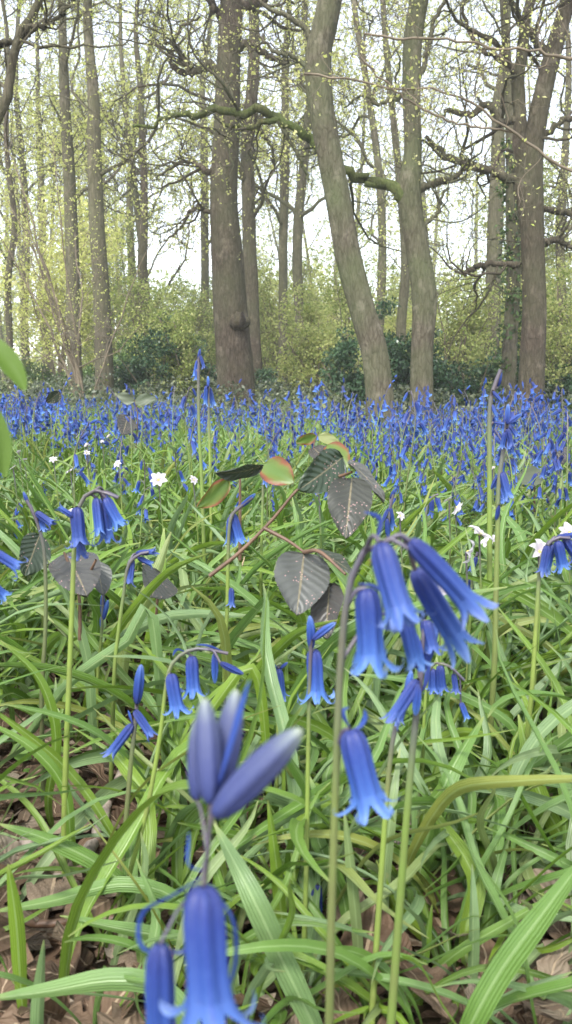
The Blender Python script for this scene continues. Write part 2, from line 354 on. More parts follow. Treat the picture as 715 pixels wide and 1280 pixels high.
# stuff carpet
def carpet(n, y0, y1, K, seed, big, vv=1., wmul=1.):
    rg = np.random.default_rng(seed)
    u = rg.uniform(size=n*2); y = np.sqrt(y0*y0+(y1*y1-y0*y0)*u); x = rg.uniform(-1, 1, n*2)*(half(y)*1.25+.1)
    ok = rg.uniform(size=n*2) < density(x, y)*.95+.05; x = x[ok][:n]; y = y[ok][:n]; n = len(x)
    L, W, az, e0, bend, side, tw = tuft_arrays(n, rg, big); W = W*wmul
    # bunches share a lean direction, as flattened foliage does
    az = np.where(rg.uniform(size=n) < .55, np.sin(x*3.1+1)*1.6+np.cos(y*2.3)*1.3-.6+rg.normal(0, .5, n), az); e0 = e0*vv
    return strap(L, W, az, e0, bend, x, y, gz(x, y)-.004, K, rnd=rg.uniform(size=n), twist=tw, side=side)
m = MB(); m.add(*carpet(1500, .40, 1.3, 12, 1, 1.)); m.add(*carpet(9000, 1.15, 3.2, 9, 2, .95)); m.add(*carpet(16000, 3, 8, 6, 3, .9, 1.1, 1.2)); m.add(*carpet(15000, 7.5, 15, 5, 4, 1., 1.1, 1.5))
tag(m.build('leaf_carpet', MS), 'dense carpet of narrow green leaves covering the woodland floor', 'ground cover', kind='stuff')
# low round ground leaves
rg = np.random.default_rng(12)
n = 3500; yy = np.sqrt(rg.uniform(.6**2, 3.2**2, n)); xx = rg.uniform(-1, 1, n)*half(yy)*1.2
bv, bf, ba = broad(1, .62, 'ovate', 0, .1, .1, 7, 5)
nd = rg.normal(size=(n, 3)); nd[:, 2] = np.abs(nd[:, 2])+1.4; nd = norm(nd); M = basis(-nd, rg.uniform(0, 6.28, n), rg.uniform(.010, .024, n))
m = MB(); m.add(*place(bv, bf, ba, M, np.stack([xx, yy, gz(xx, yy)+rg.uniform(.005, .07, n)], -1), rg.uniform(size=n)))
tag(m.build('small_herbs', MGRN), 'small soft green leaves growing low between the strap leaves', 'ground cover', kind='stuff')
# hero strap leaves: photo-guided big leaves in front
def hero_leaf(ppts, wpx, Y, label, rnd, fold=.25, tw=0., dY=0.):
    P = [at(p[0], p[1], Y+(p[2] if len(p) > 2 else 0)) for p in ppts]
    root = np.array([P[-1][0], P[-1][1]+.0, float(gz(P[-1][0], P[-1][1]))])
    if P[-1][2] > root[2]+.01:
        d = P[-1]-P[-2]; k = (P[-1][2]-root[2])
        P.append(np.array([P[-1][0]+d[0]*.35, P[-1][1]+.02, root[2]]))
    P = spline(np.array(P[::-1]), 22)
    r = empty('broad_strap_leaf', P[0]); m = MB()
    m.add(*ribbon((P-P[0])[None], np.array([wpx*Y/F]), 0, np.array([random.uniform(-.7, .7)]), fold, norm((np.array([0, 0, H])-P.mean(0)+np.array([0, 0, .12]))[None])[0])); o = m.build('blade', MS, r)
    tag(r, label, 'leaf'); return r
HL = [
 ([(268, 1030, .03), (310, 1110), (350, 1195), (395, 1290)], 34, .36, 'broad blue green leaf leaning left behind the blurred bottom flower', .9, 0.),
 ([(604, 896, .03), (560, 975), (528, 1075), (508, 1200)], 27, .50, 'long pale leaf rising right of the green yellow stem, tip at right', .9, 1.2),
 ([(648, 893, .02), (672, 985), (705, 1050), (760, 1130)], 24, .55, 'pale pointed leaf arching down to the right edge', .8, .8),
 ([(650, 915, .02), (664, 1000), (700, 1070), (750, 1150)], 18, .57, 'second narrower leaf just under the pale one near the right edge', .7, .8),
 ([(0, 1030), (60, 1050), (125, 1082), (180, 1130), (215, 1180)], 22, .46, 'pale green leaf crossing from the left edge over brown litter', .8, 1.5),
 ([(-10, 1140), (70, 1125), (150, 1105), (215, 1120), (260, 1165)], 20, .44, 'curved yellowish leaf arched low over the litter at bottom left', .2, 1.5),
 ([(75, 1145), (150, 1160), (230, 1175), (330, 1200), (380, 1240)], 20, .42, 'light green leaf lying across the bottom left, tip pointing left', .75, 1.4),
 ([(740, 1060), (680, 1140), (625, 1215), (585, 1290)], 34, .34, 'wide fresh green leaf sweeping up to the right edge at the bottom', .45, -.6),
 ([(-20, 1250), (60, 1238), (140, 1225), (200, 1236), (240, 1290)], 30, .33, 'broad pale leaf bent over at the bottom left corner', .8, 1.2),
 ([(636, 1050, .02), (618, 1110), (604, 1190), (600, 1260)], 16, .45, 'upright blue green leaf in the bottom right quarter', .95, .6),
 ([(590, 1080, .01), (592, 1150), (590, 1220), (580, 1290)], 16, .42, 'slim upright green leaf beside the blue green one at bottom right', .5, .4),
 ([(540, 1130), (530, 1200), (520, 1290)], 13, .42, 'thin upright leaf between the bottom right leaves and the stems', .6, .3),
 ([(205, 660, .02), (200, 720), (192, 780), (180, 840)], 16, .85, 'dark green upright leaf beside two small nodding bells at left', .45, .5),
 ([(214, 665, .02), (190, 730), (160, 800), (150, 860)], 20, .8, 'pale blue green leaf standing behind the dark upright one', .95, .6),
 ([(0, 960), (45, 905), (90, 850), (160, 800), (190, 770)], 15, .62, 'long pale leaf slanting up from the left edge', .9, 1.),
 ([(190, 1000), (225, 940), (262, 890), (320, 842)], 13, .55, 'pale leaf slanting up to the right behind the arched flower stem', .85, 1.),
 ([(440, 842), (520, 852), (600, 880), (650, 925)], 12, .60, 'curved pale leaf arching over the right middle ground', .8, 1.3),
 ([(500, 705), (565, 735), (640, 780), (700, 825)], 10, .75, 'long thin leaf running down to the right below white flowers', .7, 1.),
 ([(365, 620, .02), (372, 660), (378, 720), (382, 800)], 9, .95, 'slim upright leaf behind the dark bramble leaves', .85, .5),
 ([(10, 1080), (20, 1150), (25, 1220), (30, 1290)], 20, .40, 'upright green leaf rising at the bottom left edge', .4, .5),
 ([(55, 1175), (50, 1230), (48, 1290)], 20, .36, 'short blunt leaf standing in the bottom left corner', .6, .3),
 ([(470, 1075), (500, 1140), (560, 1190), (640, 1230), (720, 1290)], 20, .46, 'long flattened leaf lying toward the bottom right corner', .7, 1.5),
 ([(540, 960), (600, 1010), (660, 1075), (730, 1150)], 17, .60, 'flattened green leaf in the parallel bunch at right', .3, 1.4),
 ([(525, 985), (580, 1030), (640, 1090), (700, 1160)], 17, .58, 'yellow green leaf under the flattened bunch at right', .15, 1.4),
 ([(560, 925), (620, 985), (680, 1040), (740, 1090)], 15, .64, 'topmost pale leaf of the flattened bunch at right', .85, 1.4),
 ([(120, 1290), (150, 1180), (180, 1090), (176, 1040)][::-1], 15, .45, 'upright leaf with pointed tip over the litter at lower left', .6, 0),
 ([(-20, 900), (40, 935), (80, 985), (90, 1060)], 14, .52, 'drooping leaf entering from the left edge above the litter', .3, 0),
 ([(150, 965), (175, 990), (185, 1040), (150, 1120)], 15, .50, 'short arched leaf with hanging tip at left', .5, 0),
 ([(330, 1105), (285, 1130), (250, 1175), (215, 1250)], 15, .42, 'yellow green leaf curving behind the blurred bottom bell', .2, 0),
 ([(430, 1010), (440, 1100), (448, 1190), (450, 1290)], 15, .43, 'slender leaf rising right beside the thick grey green stem', .55, 0),
 ([(690, 1120), (640, 1150), (560, 1200), (480, 1280)], 14, .42, 'long low leaf crossing the bottom right quarter', .35, 0),
 ([(715, 1215), (650, 1240), (600, 1270), (560, 1300)], 15, .38, 'pale leaf near the bottom right corner, lying almost level', .8, 0),
 ([(420, 960), (480, 985), (560, 1050), (600, 1120)], 14, .56, 'dark green flattened leaf below the lowest big bell', .45, 0),
 ([(450, 905), (540, 960), (620, 1030), (690, 1110)], 14, .60, 'yellowish flattened leaf in the parallel bunch at right', .1, 0),
 ([(0, 800), (50, 850), (70, 920), (60, 1000)], 14, .58, 'pale arched leaf at the left edge, halfway down', .85, 0),
 ([(60, 700), (90, 760), (110, 830), (115, 900)], 13, .66, 'straight leaf behind the tall arched bluebell', .4, 0),
 ([(335, 1000), (345, 1080), (355, 1180), (365, 1290)], 17, .44, 'upright blue green leaf just left of the thick grey stem', .9, .4),
 ([(500, 935, .02), (490, 1010), (480, 1100), (470, 1290)], 17, .46, 'upright leaf between the two right hand flower stems', .8, .4),
]
for l in HL:
    o = hero_leaf(l[0], l[1], l[2], l[3], l[4], tw=l[5])
# near blurred leaf at the left edge
for pp, w, Y, lb in (([(32, 488), (18, 464), (-12, 432), (-60, 405)], 30, .24, 'out of focus green leaf with yellow edge jutting in at the left edge, upper'),
                     ([(6, 596), (2, 560), (-10, 520), (-40, 480)], 26, .24, 'out of focus green leaf hanging at the left edge, lower')):
    P = spline(np.array([at(a, b_, Y) for a, b_ in pp][::-1]), 20); r = empty('hazel_sapling_leaf', P[0]); m = MB()
    m.add(*ribbon((P-P[0])[None], np.array([w*Y/F]), 0, np.array([1.1]), .3)); m.build('blade', MNEAR, r)
    q = at(-90, 700, Y); m = MB(); m.add(*tubes(spline(np.array([P[0], q, [q[0], q[1], 0]])-P[0], 12), np.full(12, .0012), 6)); m.build('stalk', MBST, r); tag(r, lb, 'leaf')
# ------------------------------------------------------------------ bluebell templates
def bell_t(S=24, kind='open'):
    if kind == 'open': prof = [(0, .03), (.015, .09), (.06, .135), (.14, .16), (.28, .168), (.45, .165), (.6, .165), (.72, .178)]; tip = [(.80, .20, .5), (.87, .245, .43), (.925, .31, .34), (.935, .375, .26), (.90, .42, .18), (.85, .43, .1), (.81, .41, .03)]
    elif kind == 'half': prof = [(0, .03), (.015, .08), (.06, .12), (.15, .145), (.35, .155), (.6, .15), (.75, .155)]; tip = [(.84, .17, .48), (.91, .20, .38), (.97, .25, .26), (1.0, .30, .12), (.99, .33, .03)]
    else: prof = [(0, .02), (.02, .06), (.08, .10), (.22, .135), (.42, .15), (.62, .145), (.78, .12), (.9, .085), (.97, .05), (1., .012)]; tip = []
    th = np.arange(S)*2*PI/S; V = []; A = []
    rib = np.cos(6*th)
    for t, r in prof:
        k = r*(1+.10*rib*min(1, t*6)); V.append(np.stack([k*np.cos(th), k*np.sin(th), np.full(S, -t)], -1)); A.append(np.stack([.5+.5*rib, np.full(S, t), 0*th], -1))
    n = len(prof); k = np.arange(n-1)[:, None]*S; s = np.arange(S)[None]; s2 = (s+1) % S
    Fc = [np.stack([k+s, k+S+s, k+S+s2, k+s2], -1).reshape(-1, 4)]
    V = [v for v in V]; nv = n*S; V = [np.concatenate(V)]; A = [np.concatenate(A)]
    if tip:
        C = 5; us = np.linspace(-1, 1, C)
        for p in range(6):
            c0 = p*2*PI/6; rows = [(prof[-1][0], prof[-1][1], .5)]+tip; b0 = nv
            for t, r, w in rows:
                a = c0+us*w*2*PI/6
                flat = r*np.cos(us*w*.6) if w < .5 else np.full(C, r)
                # keep tip narrow in metres, not in angle
                ww = w*.165/ max(r, .165)*2*PI/6 if r > .2 else w*2*PI/6
                a = c0+us*ww
                k = r*(1+.07*np.cos(6*a)*(1 if t <= .8 else .3)); V.append(np.stack([k*np.cos(a), k*np.sin(a), -t+.02*(1-us**2)*0], -1)); A.append(np.stack([.5+.5*(1-np.abs(us))*.9+us*0, np.full(C, min(1, t+(.12 if w < .3 else 0))), 0*us], -1))
            nr = len(rows); kk = b0+np.arange(nr-1)[:, None]*C; c = np.arange(C-1)[None]
            Fc.append(np.stack([kk+c, kk+C+c, kk+C+c+1, kk+c+1], -1).reshape(-1, 4)); nv += nr*C
    return np.concatenate(V), np.concatenate(Fc), np.concatenate(A)
def bell_low(kind='open'):
    S = 6; prof = [(0, .05), (.1, .17), (.6, .18), (.8, .24), (.9, .42)] if kind == 'open' else [(0, .04), (.3, .15), (.7, .13), (1, .02)]
    th = np.arange(S)*2*PI/S; V = np.concatenate([np.stack([r*np.cos(th), r*np.sin(th), np.full(S, -t)], -1) for t, r in prof])
    A = np.concatenate([np.stack([np.full(S, .5), np.full(S, t), 0*th], -1) for t, r in prof]); n = len(prof)
    k = np.arange(n-1)[:, None]*S; s = np.arange(S)[None]; s2 = (s+1) % S
    return V, np.stack([k+s, k+S+s, k+S+s2, k+s2], -1).reshape(-1, 4), A
BT = {k: bell_t(24, k) for k in ('open', 'half', 'bud')}
BMESH = {}
for k, (v, f, a) in BT.items():
    for q in range(3):
        w = v.copy(); rg = np.random.default_rng(q+50)
        bx = rg.uniform(-.10, .10, 2); w[:, 0] += bx[0]*(w[:, 2]**2); w[:, 1] += bx[1]*(w[:, 2]**2)   # each bell bends a little
        w[:, :2] *= 1+.12*rg.uniform(-1, 1)
        if k != 'bud':                                                  # uneven tips
            ang = np.arctan2(w[:, 1], w[:, 0]); tip_ = np.clip((-v[:, 2]-.78)*5, 0, 1); w[:, 2] += tip_*.07*np.sin(ang*2+q*2); w[:, :2] *= (1+tip_*.16*np.sin(ang*3+q))[:, None]
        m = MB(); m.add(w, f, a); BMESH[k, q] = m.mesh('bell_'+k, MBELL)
def put_bell(kind, a, b_, parent, org, spin=None, fat=1., q=None):
    d = np.asarray(b_)-np.asarray(a); L = float(np.linalg.norm(d)); q = random.randrange(3) if q is None else q
    o = bpy.data.objects.new('bud' if kind == 'bud' else 'bell', BMESH[kind, q]); col.objects.link(o); o.parent = parent
    M = basis(d[None], np.array([random.uniform(0, 6.28) if spin is None else spin]), np.array([L]))[0]
    M = M.copy(); M[:, :2] *= fat
    p = np.asarray(a)-org; o.matrix_local = Matrix([[*M[0], p[0]], [*M[1], p[1]], [*M[2], p[2]], [0, 0, 0, 1]])
    return o
def layout(rg, h=None):
    """one random bluebell: stem points, radii and bells (kind, a, b, pedicel)"""
    h = h or rg.uniform(.235, .33); arch = rg.uniform(.01, .045); lean = rg.normal(0, .018, 2)
    s = np.linspace(0, 1, 12); st = np.stack([lean[0]*s**2+arch*np.clip(s-.78, 0, 1)**2*20*.6, lean[1]*s**2, h*(s-.035*arch/.04*np.clip(s-.8, 0, 1)*4)], -1)
    bells = []; n = int(rg.integers(4, 10)); stage = rg.uniform()
    for i in range(n):
        f = 1-i*(.34/ n)-rg.uniform(0, .02)-.005; k = f*11; i0 = min(int(k), 10); p = st[i0]+(st[i0+1]-st[i0])*(k-i0)
        a = rg.normal(0, 1.1); out = np.array([math.cos(a), math.sin(a), 0.])
        pl = rg.uniform(.005, .012)*(1 if i > 1 else .6); q = p+out*pl+np.array([0, 0, .004]); young = (i < n*.45*stage*1.3)
        kind = 'bud' if young else ('half' if rg.uniform() < .35 else 'open')
        L = rg.uniform(.013, .017) if young else rg.uniform(.017, .022)
        if young and stage > .6 and rg.uniform() < .6: d = np.array([out[0]*.5, out[1]*.5, rg.uniform(.2, .8)])
        else: d = np.array([out[0]*.45, out[1]*.45, -1])+rg.normal(0, .22, 3)
        d = norm(d); bells.append((kind, q, q+d*L, [p, p+out*pl*.7+np.array([0, 0, .006]), q]))
    return st, bells, h
# proto plants (detailed, with parts)
PP = []
for k in range(18):
    rg = np.random.default_rng(300+k); st, bells, h = layout(rg)
    r = empty('bluebell'); m = MB(); m.add(*tubes(spline(st, 18), np.linspace(.0017, .0008, 18), 7))
    for b_ in bells: V, Fc, A = tubes(spline(b_[3], 5), np.full(5, .0006), 5); A[:, 1] = 1; m.add(V, Fc, A)
    kids = [m.build('stem', MST, r)]
    for b_ in bells: kids.append(put_bell(b_[0], b_[1], b_[2], r, np.zeros(3), fat=.88))
    PP.append((r, kids))
# ------------------------------------------------------------------ hero bluebells
def hero(label, Y, stem, wpx, bells, ped=True, rnd=.3, gdy=0.03, bracts=()):
    """stem: photo pixels from tip to root; bells: (kind, ax, ay, tx, ty, depth offset, depth of tip)"""
    P = [at(p[0], p[1], Y+(p[2] if len(p) > 2 else 0)) for p in stem]
    L = P[-1]; d = P[-1]-P[-2]; d = d/max(abs(d[2]), 1e-6); z = L[2]-float(gz(L[0], L[1]))
    if z > .004:
        g0 = np.array([L[0]+d[0]*z*.7, L[1]+gdy*z/.2, float(gz(L[0], L[1]))-.004]); P.append((L+g0)/2+np.array([0, 0, 0])); P.append(g0)
    P = np.array(P[::-1]); C = spline(P, 40); org = C[0].copy()
    r = empty('bluebell', org); rad = wpx*Y/F/2; m = MB()
    rr = rad*np.linspace(1.0, .5, 40)**.8; V, Fc, A = tubes(C-org, rr, 10, rnd=[rnd]); m.add(V, Fc, A)
    bb = []
    for b_ in bells:
        kind, ax, ay, tx, ty = b_[:5]; da = b_[5] if len(b_) > 5 else random.uniform(-.006, .006); db = b_[6] if len(b_) > 6 else da+random.uniform(-.004, .004)
        a = at(ax, ay, Y+da); t = at(tx, ty, Y+db); bb.append((kind, a, t))
        j = int(np.argmin(np.linalg.norm(C[14:]-a, axis=1)))+14; j = max(14, j-1); c = C[j]
        if ped and np.linalg.norm(c-a) > .001:
            mid = (a+c)/2+np.array([0, 0, .25*np.linalg.norm(a-c)]); V, Fc, A = tubes(spline([c-org, mid-org, a-org], 9), np.full(9, rad*.42), 7, rnd=[rnd]); A[:, 1] = 1; m.add(V, Fc, A)
    m.build('stem', MST, r)
    for k, a, t in bb: put_bell(k, a, t, r, org, fat={'bud': .78, 'half': .84, 'open': .88}[k]*(.84 if np.linalg.norm(t-a) > .0225 and k == 'half' else 1)*(1.15 if np.linalg.norm(t-a) < .015 else 1))
    for br in bracts:
        w = br[0]; Q = spline(np.array([at(p[0], p[1], Y+(p[2] if len(p) > 2 else 0)) for p in br[1]])-org, 16)
        mm = MB(); V, Fc, A = ribbon(Q[None], np.array([w*Y/F]), .6, np.array([.8]), .5); A[:, 1] = .15+A[:, 1]*.5; A[:, 0] = .5; mm.add(V, Fc, A); mm.build('bract', MBELL, r)
    tag(r, label, 'flower'); return r
H1 = hero('very close blurred bluebell at the bottom with upright buds over hanging bells', .155,
     [(268, 985), (262, 1030), (258, 1085), (256, 1120, .01), (262, 1200, .015), (268, 1300, .02)], 11,
     [('bud', 262, 1005, 258, 872, 0, .004), ('bud', 270, 1000, 300, 862, .006, .012), ('bud', 268, 1020, 378, 905, -.002, -.006), ('open', 254, 1108, 256, 1290, -.012, -.016), ('half', 200, 1180, 198, 1330, -.002, -.004), ('bud', 245, 1000, 250, 900, .01, .012)],
     rnd=.9, bracts=[(9, [(256, 1095), (215, 1120), (180, 1140), (176, 1180), (200, 1196)]), (8, [(258, 1105), (290, 1150), (292, 1210), (270, 1265)]), (12, [(268, 1000), (290, 930), (312, 850)]), (6, [(258, 1090), (235, 1080), (236, 1040)]), (7, [(200, 1185), (230, 1190), (250, 1150)])])
mp, nt = newmat('slate_bud'); u, v, r = attr(nt)
c = ramp(nt, v, [(0, (.03, .05, .20)), (.35, (.045, .06, .20)), (.75, (.075, .09, .19)), (.93, (.2, .24, .22)), (1, (.36, .42, .2))])
c = mixc(nt, math_(nt, 'MULTIPLY', u, .5), c, (.03, .04, .15)); c = mixc(nt, math_(nt, 'MULTIPLY', noise(nt, 9, 3), .4), c, (.13, .15, .25)); finish(nt, c, .5, .2)
for o in list(H1.children):
    if o.name.startswith('bud'): o.data = o.data.copy(); o.data.materials[0] = mp
hero('large drooping bluebell cluster on a thick grey green stem in the centre right', .225,
     [(520, 690), (497, 674), (465, 680), (443, 712), (432, 760), (424, 860), (419, 1000), (414, 1150), (411, 1290)], 15,
     [('open', 476, 678, 500, 790, -.01, -.016), ('half', 512, 676, 602, 762, .0, .004), ('half', 519, 712, 574, 812, .012, .02), ('open', 458, 735, 470, 842, .0, .0), ('half', 505, 770, 522, 835, .012, .012), ('open', 438, 912, 466, 1022, -.004, -.008)],
     rnd=.95, gdy=.06, bracts=[(9, [(470, 678), (474, 650), (455, 640)]), (8, [(438, 910), (430, 898), (428, 888), (436, 884)]), (9, [(440, 914), (452, 908), (458, 896), (456, 886)]), (8, [(500, 672), (520, 680), (545, 692)]), (8, [(448, 730), (470, 735), (500, 760)])])
hero('bluebell with yellow green stem right of the big cluster, topped by dark buds', .33,
     [(527, 838), (523, 870), (516, 935), (506, 1050), (496, 1180), (488, 1290)], 14,
     [('bud', 527, 840, 545, 775), ('half', 524, 835, 505, 778), ('bud', 522, 855, 520, 895), ('half', 522, 850, 490, 905), ('open', 532, 775, 540, 820), ('bud', 517, 790, 528, 845)], rnd=.35, bracts=[(7, [(524, 870), (535, 850), (538, 820)])])
hero('bluebell with purple stem standing behind the yellow green one', .38,
     [(507, 878), (492, 920), (484, 990), (476, 1100), (468, 1220), (464, 1290)], 10, [('half', 506, 872, 499, 905), ('bud', 508, 870, 514, 838)], rnd=.9)
hero('slim bluebell with two upright buds and one bell left of the thick stem', .42,
     [(389, 800), (387, 850), (385, 950), (383, 1080), (380, 1180)], 8,
     [('bud', 389, 812, 390, 770), ('bud', 391, 800, 418, 776), ('open', 392, 812, 396, 878)], rnd=.8)
hero('dark bluebell with one bud up and two bells out, at lower left', .48,
     [(172, 860), (170, 895), (164, 950), (158, 1020), (151, 1100)], 9,
     [('bud', 171, 880, 176, 830), ('half', 166, 905, 136, 947), ('half', 168, 888, 192, 923)], rnd=.95, bracts=[(5, [(166, 905), (162, 895), (160, 888)])])
hero('arched bluebell hanging several bells left of centre above the litter', .46,
     [(285, 817), (255, 811), (232, 815), (214, 832), (207, 862), (200, 920), (184, 1010), (160, 1100)], 8,
     [('open', 240, 820, 240, 872), ('open', 214, 842, 220, 896), ('bud', 268, 816, 270, 853), ('bud', 275, 828, 303, 845)], rnd=.5, bracts=[(5, [(232, 815), (222, 812), (216, 820)]), (5, [(285, 817), (262, 808), (245, 806)])])
hero('tall arched bluebell with six hanging bells at upper left', .52,
     [(148, 622), (128, 614), (110, 617), (98, 636), (93, 680), (90, 760), (86, 860), (82, 960), (80, 1060)], 9,
     [('open', 96, 634, 99, 686), ('open', 96, 660, 100, 700, .01, .01), ('half', 120, 622, 124, 672), ('open', 132, 622, 150, 662), ('open', 130, 628, 136, 682, .008, .008), ('half', 132, 618, 122, 668, .012, .01), ('half', 92, 646, 72, 633)], rnd=.5)
hero('bluebell with a dark side bud and a pair of bells, middle left', .66,
     [(316, 622), (300, 634), (288, 650), (285, 700), (284, 760), (281, 830)], 7,
     [('open', 290, 642, 302, 682), ('half', 288, 646, 286, 682), ('bud', 300, 634, 320, 618), ('half', 289, 735, 291, 758)], rnd=.85)
hero('short bluebell bent to the right with three narrow bells at left', .62,
     [(186, 690), (172, 694), (160, 708), (155, 740), (148, 790), (143, 840)], 7,
     [('half', 165, 698, 163, 732), ('half', 170, 692, 195, 688), ('half', 172, 697, 192, 706)], rnd=.8)
hero('bluebell cut by the left edge with one long bell pointing right', .42,
     [(-30, 680), (-14, 672), (-28, 700), (-36, 800), (-40, 900)], 9, [('open', -12, 688, 30, 712), ('open', -12, 728, 8, 748)], rnd=.8)
hero('bluebell with a dark bud left and one bell right near the left edge', .62,
     [(33, 625), (40, 638), (50, 664), (56, 700), (57, 780), (52, 870)], 7, [('bud', 36, 630, 28, 615), ('open', 45, 640, 68, 658), ('half', 48, 642, 56, 664)], rnd=.95)
hero('tall pale stemmed bluebell rising above all others before the trees', 1.05,
     [(249, 446), (248, 480), (249, 540), (252, 600), (255, 690)], 6,
     [('half', 247, 450, 244, 472), ('half', 250, 444, 256, 460), ('bud', 248, 450, 250, 436), ('half', 246, 462, 245, 476)], rnd=.1)
hero('dark blue flower stem next to the tallest bluebell, slightly shorter', 1.15, [(260, 478), (261, 520), (263, 600), (264, 690)], 5, [('half', 258, 482, 256, 506), ('half', 262, 484, 266, 508), ('bud', 260, 484, 261, 470)], rnd=.9)
hero('tall bluebell at right with a narrow spire of upright buds', .74,
     [(626, 462), (616, 490), (612, 520), (612, 620), (612, 700), (612, 800)], 9,
     [('bud', 622, 484, 626, 462), ('bud', 616, 489, 627, 503), ('bud', 615, 505, 620, 522), ('bud', 617, 528, 632, 531), ('bud', 616, 520, 617, 536)], rnd=.45)
hero('bluebell with purple top and opening bells beside the bud spire', .62,
     [(635, 512), (632, 545), (624, 600), (622, 660), (620, 740), (618, 830)], 9,
     [('bud', 634, 530, 635, 505), ('bud', 634, 530, 652, 516), ('half', 632, 540, 626, 560), ('half', 634, 536, 640, 558), ('half', 628, 590, 634, 624), ('open', 626, 606, 632, 630), ('bud', 624, 592, 614, 612), ('bud', 624, 632, 620, 650)], rnd=.6)
hero('bluebell with a loose group of bells against the right edge', .56,
     [(712, 672), (695, 673), (682, 684), (675, 710), (670, 780), (664, 870)], 8,
     [('half', 684, 682, 677, 718), ('open', 697, 676, 704, 714), ('open', 706, 672, 722, 702), ('half', 690, 680, 682, 716, .01, .01), ('half', 696, 672, 724, 668)], rnd=.8)
hero('small bluebell with faded bells left of the slim budded one', .56, [(348, 832), (348, 860), (347, 920), (346, 1000)], 6, [('half', 346, 838, 338, 826), ('half', 348, 836, 352, 874), ('bud', 350, 836, 360, 828)], rnd=.95)
hero('bunch of small dark bells low behind the big cluster at right', .55, [(580, 850), (560, 832), (540, 832), (532, 870), (528, 960), (525, 1040)], 6,
     [('open', 541, 836, 541, 866), ('open', 550, 832, 552, 866), ('half', 567, 842, 572, 866), ('half', 576, 878, 584, 900), ('half', 535, 838, 532, 862)], rnd=.8)
hero('low pale striped bud near the ground left of the thick stem', .46, [(398, 1104), (397, 1112), (396, 1200), (395, 1240)], 5, [('half', 397, 1106, 399, 1152), ('bud', 392, 1112, 391, 1144)], rnd=.3)
hero('single short bud spike with white tip at middle left', .7, [(129, 742), (127, 790), (122, 850)], 6, [('bud', 128, 770, 130, 742), ('bud', 126, 772, 127, 788), ('bud', 129, 775, 134, 750)], rnd=.9)
hero('short bluebell with a nodding bud and bell between white flowers at right', .75, [(597, 690), (592, 712), (588, 760), (585, 830)], 6, [('half', 596, 696, 588, 716), ('half', 588, 724, 589, 746)], rnd=.6)
hero('bluebell of small dark bells just above the big cluster', .7, [(492, 618), (487, 640), (482, 700), (478, 770)], 6, [('bud', 488, 624, 494, 610), ('bud', 485, 636, 478, 652), ('half', 487, 634, 492, 660), ('bud', 484, 648, 484, 674)], rnd=.95)
hero('light blue bell facing forward right of the big dark bramble leaf', 1.0, [(548, 618), (540, 622), (533, 640), (530, 700), (528, 760)], 5, [('open', 540, 624, 538, 646), ('open', 545, 622, 552, 640), ('half', 534, 630, 530, 646)], rnd=.5)
hero('pair of pale bells on a dark stem left of the grey bramble leaf', .95, [(346, 580), (338, 580), (330, 590), (328, 640), (326, 720)], 5, [('half', 334, 584, 330, 606), ('half', 340, 582, 341, 604), ('half', 344, 580, 352, 602)], rnd=.8)
NH = 25
# ------------------------------------------------------------------ the flower drift
rg = np.random.default_rng(21)
n = 3300; u = rg.uniform(size=n)
yy = np.where(rg.uniform(size=n) < .38, rg.uniform(1.1, 2.9, n)**1., np.sqrt(2.**2+(10.**2-2.**2)*u)); xx = rg.uniform(-1, 1, n)*(half(yy)*1.25)
keep = rg.uniform(size=n) < np.clip(.56+.6*np.sin(xx*2.1+yy*1.3)*np.cos(yy*1.7-xx)+.25*np.sin(xx*5.3+2)*np.sin(yy*4.1), .1, 1)
xx = xx[keep]; yy = yy[keep]
o_ = np.argsort(yy); xx = xx[o_]; yy = yy[o_]; inv = np.abs(xx) < .33*yy
cnt = 0; stuff = []
for k in range(len(xx)):
    x, y = float(xx[k]), float(yy[k])
    if inv[k] and cnt < 300-NH:
        r0, kids = PP[cnt % 18]
        if cnt < 18: r = r0
        else:
            r = r0.copy(); col.objects.link(r)
            for q in kids: c = q.copy(); col.objects.link(c); c.parent = r
        s = rg.uniform(.85, 1.1)*(rg.uniform(.55, 1) if y < 2.3 else 1); r.location = (x, y, float(gz(x, y))); r.rotation_euler = (rg.normal(0, .05), rg.normal(0, .05), rg.uniform(0, 6.28)); r.scale = (s, s, s); cnt += 1
        zone = 'at the left' if x < -.11*y else ('at the right' if x > .11*y else 'in the middle')
        row = 'near edge' if y < 1.6 else ('front rows' if y < 2.6 else 'dense middle')
        tag(r, f'bluebell with small nodding blue bells {zone} of the drift, {row}', 'flower', f'bluebells {zone} of the drift, {row}')
    else: stuff.append((x, y))
print('drift', cnt, len(stuff))
lay = [layout(np.random.default_rng(900+k)) for k in range(40)]
bl = {'open': bell_low('open'), 'bud': bell_low('bud')}
sv = []; acc = {'open': [], 'bud': []}; stp = []; 
for (x, y) in stuff:
    st, bells, h = lay[int(rg.integers(40))]; a = rg.uniform(0, 6.28); c, s = math.cos(a), math.sin(a); Rm = np.array([[c, -s, 0], [s, c, 0], [0, 0, 1]])*rg.uniform(.68, 1.12)*(1 if y < 4 else .9); o = np.array([x, y, float(gz(x, y))])
    stp.append(st[::2] @ Rm.T+o); t = rg.uniform(0, .75)
    for b_ in bells: acc['bud' if b_[0] == 'bud' else 'open'].append((*(Rm @ b_[1]+o), *(Rm @ (b_[2]-b_[1])), t+rg.uniform(0, .3)))
m = MB()
for k in acc:
    a = np.array(acc[k]); fat = 1.25 if k == 'open' else 1.2
    M = basis(a[:, 3:6], rg.uniform(0, 6, len(a)), np.linalg.norm(a[:, 3:6], axis=1)*(1.1)); M[:, :, :2] *= fat*.9
    m.add(*place(*bl[k], M, a[:, :3], a[:, 6]))
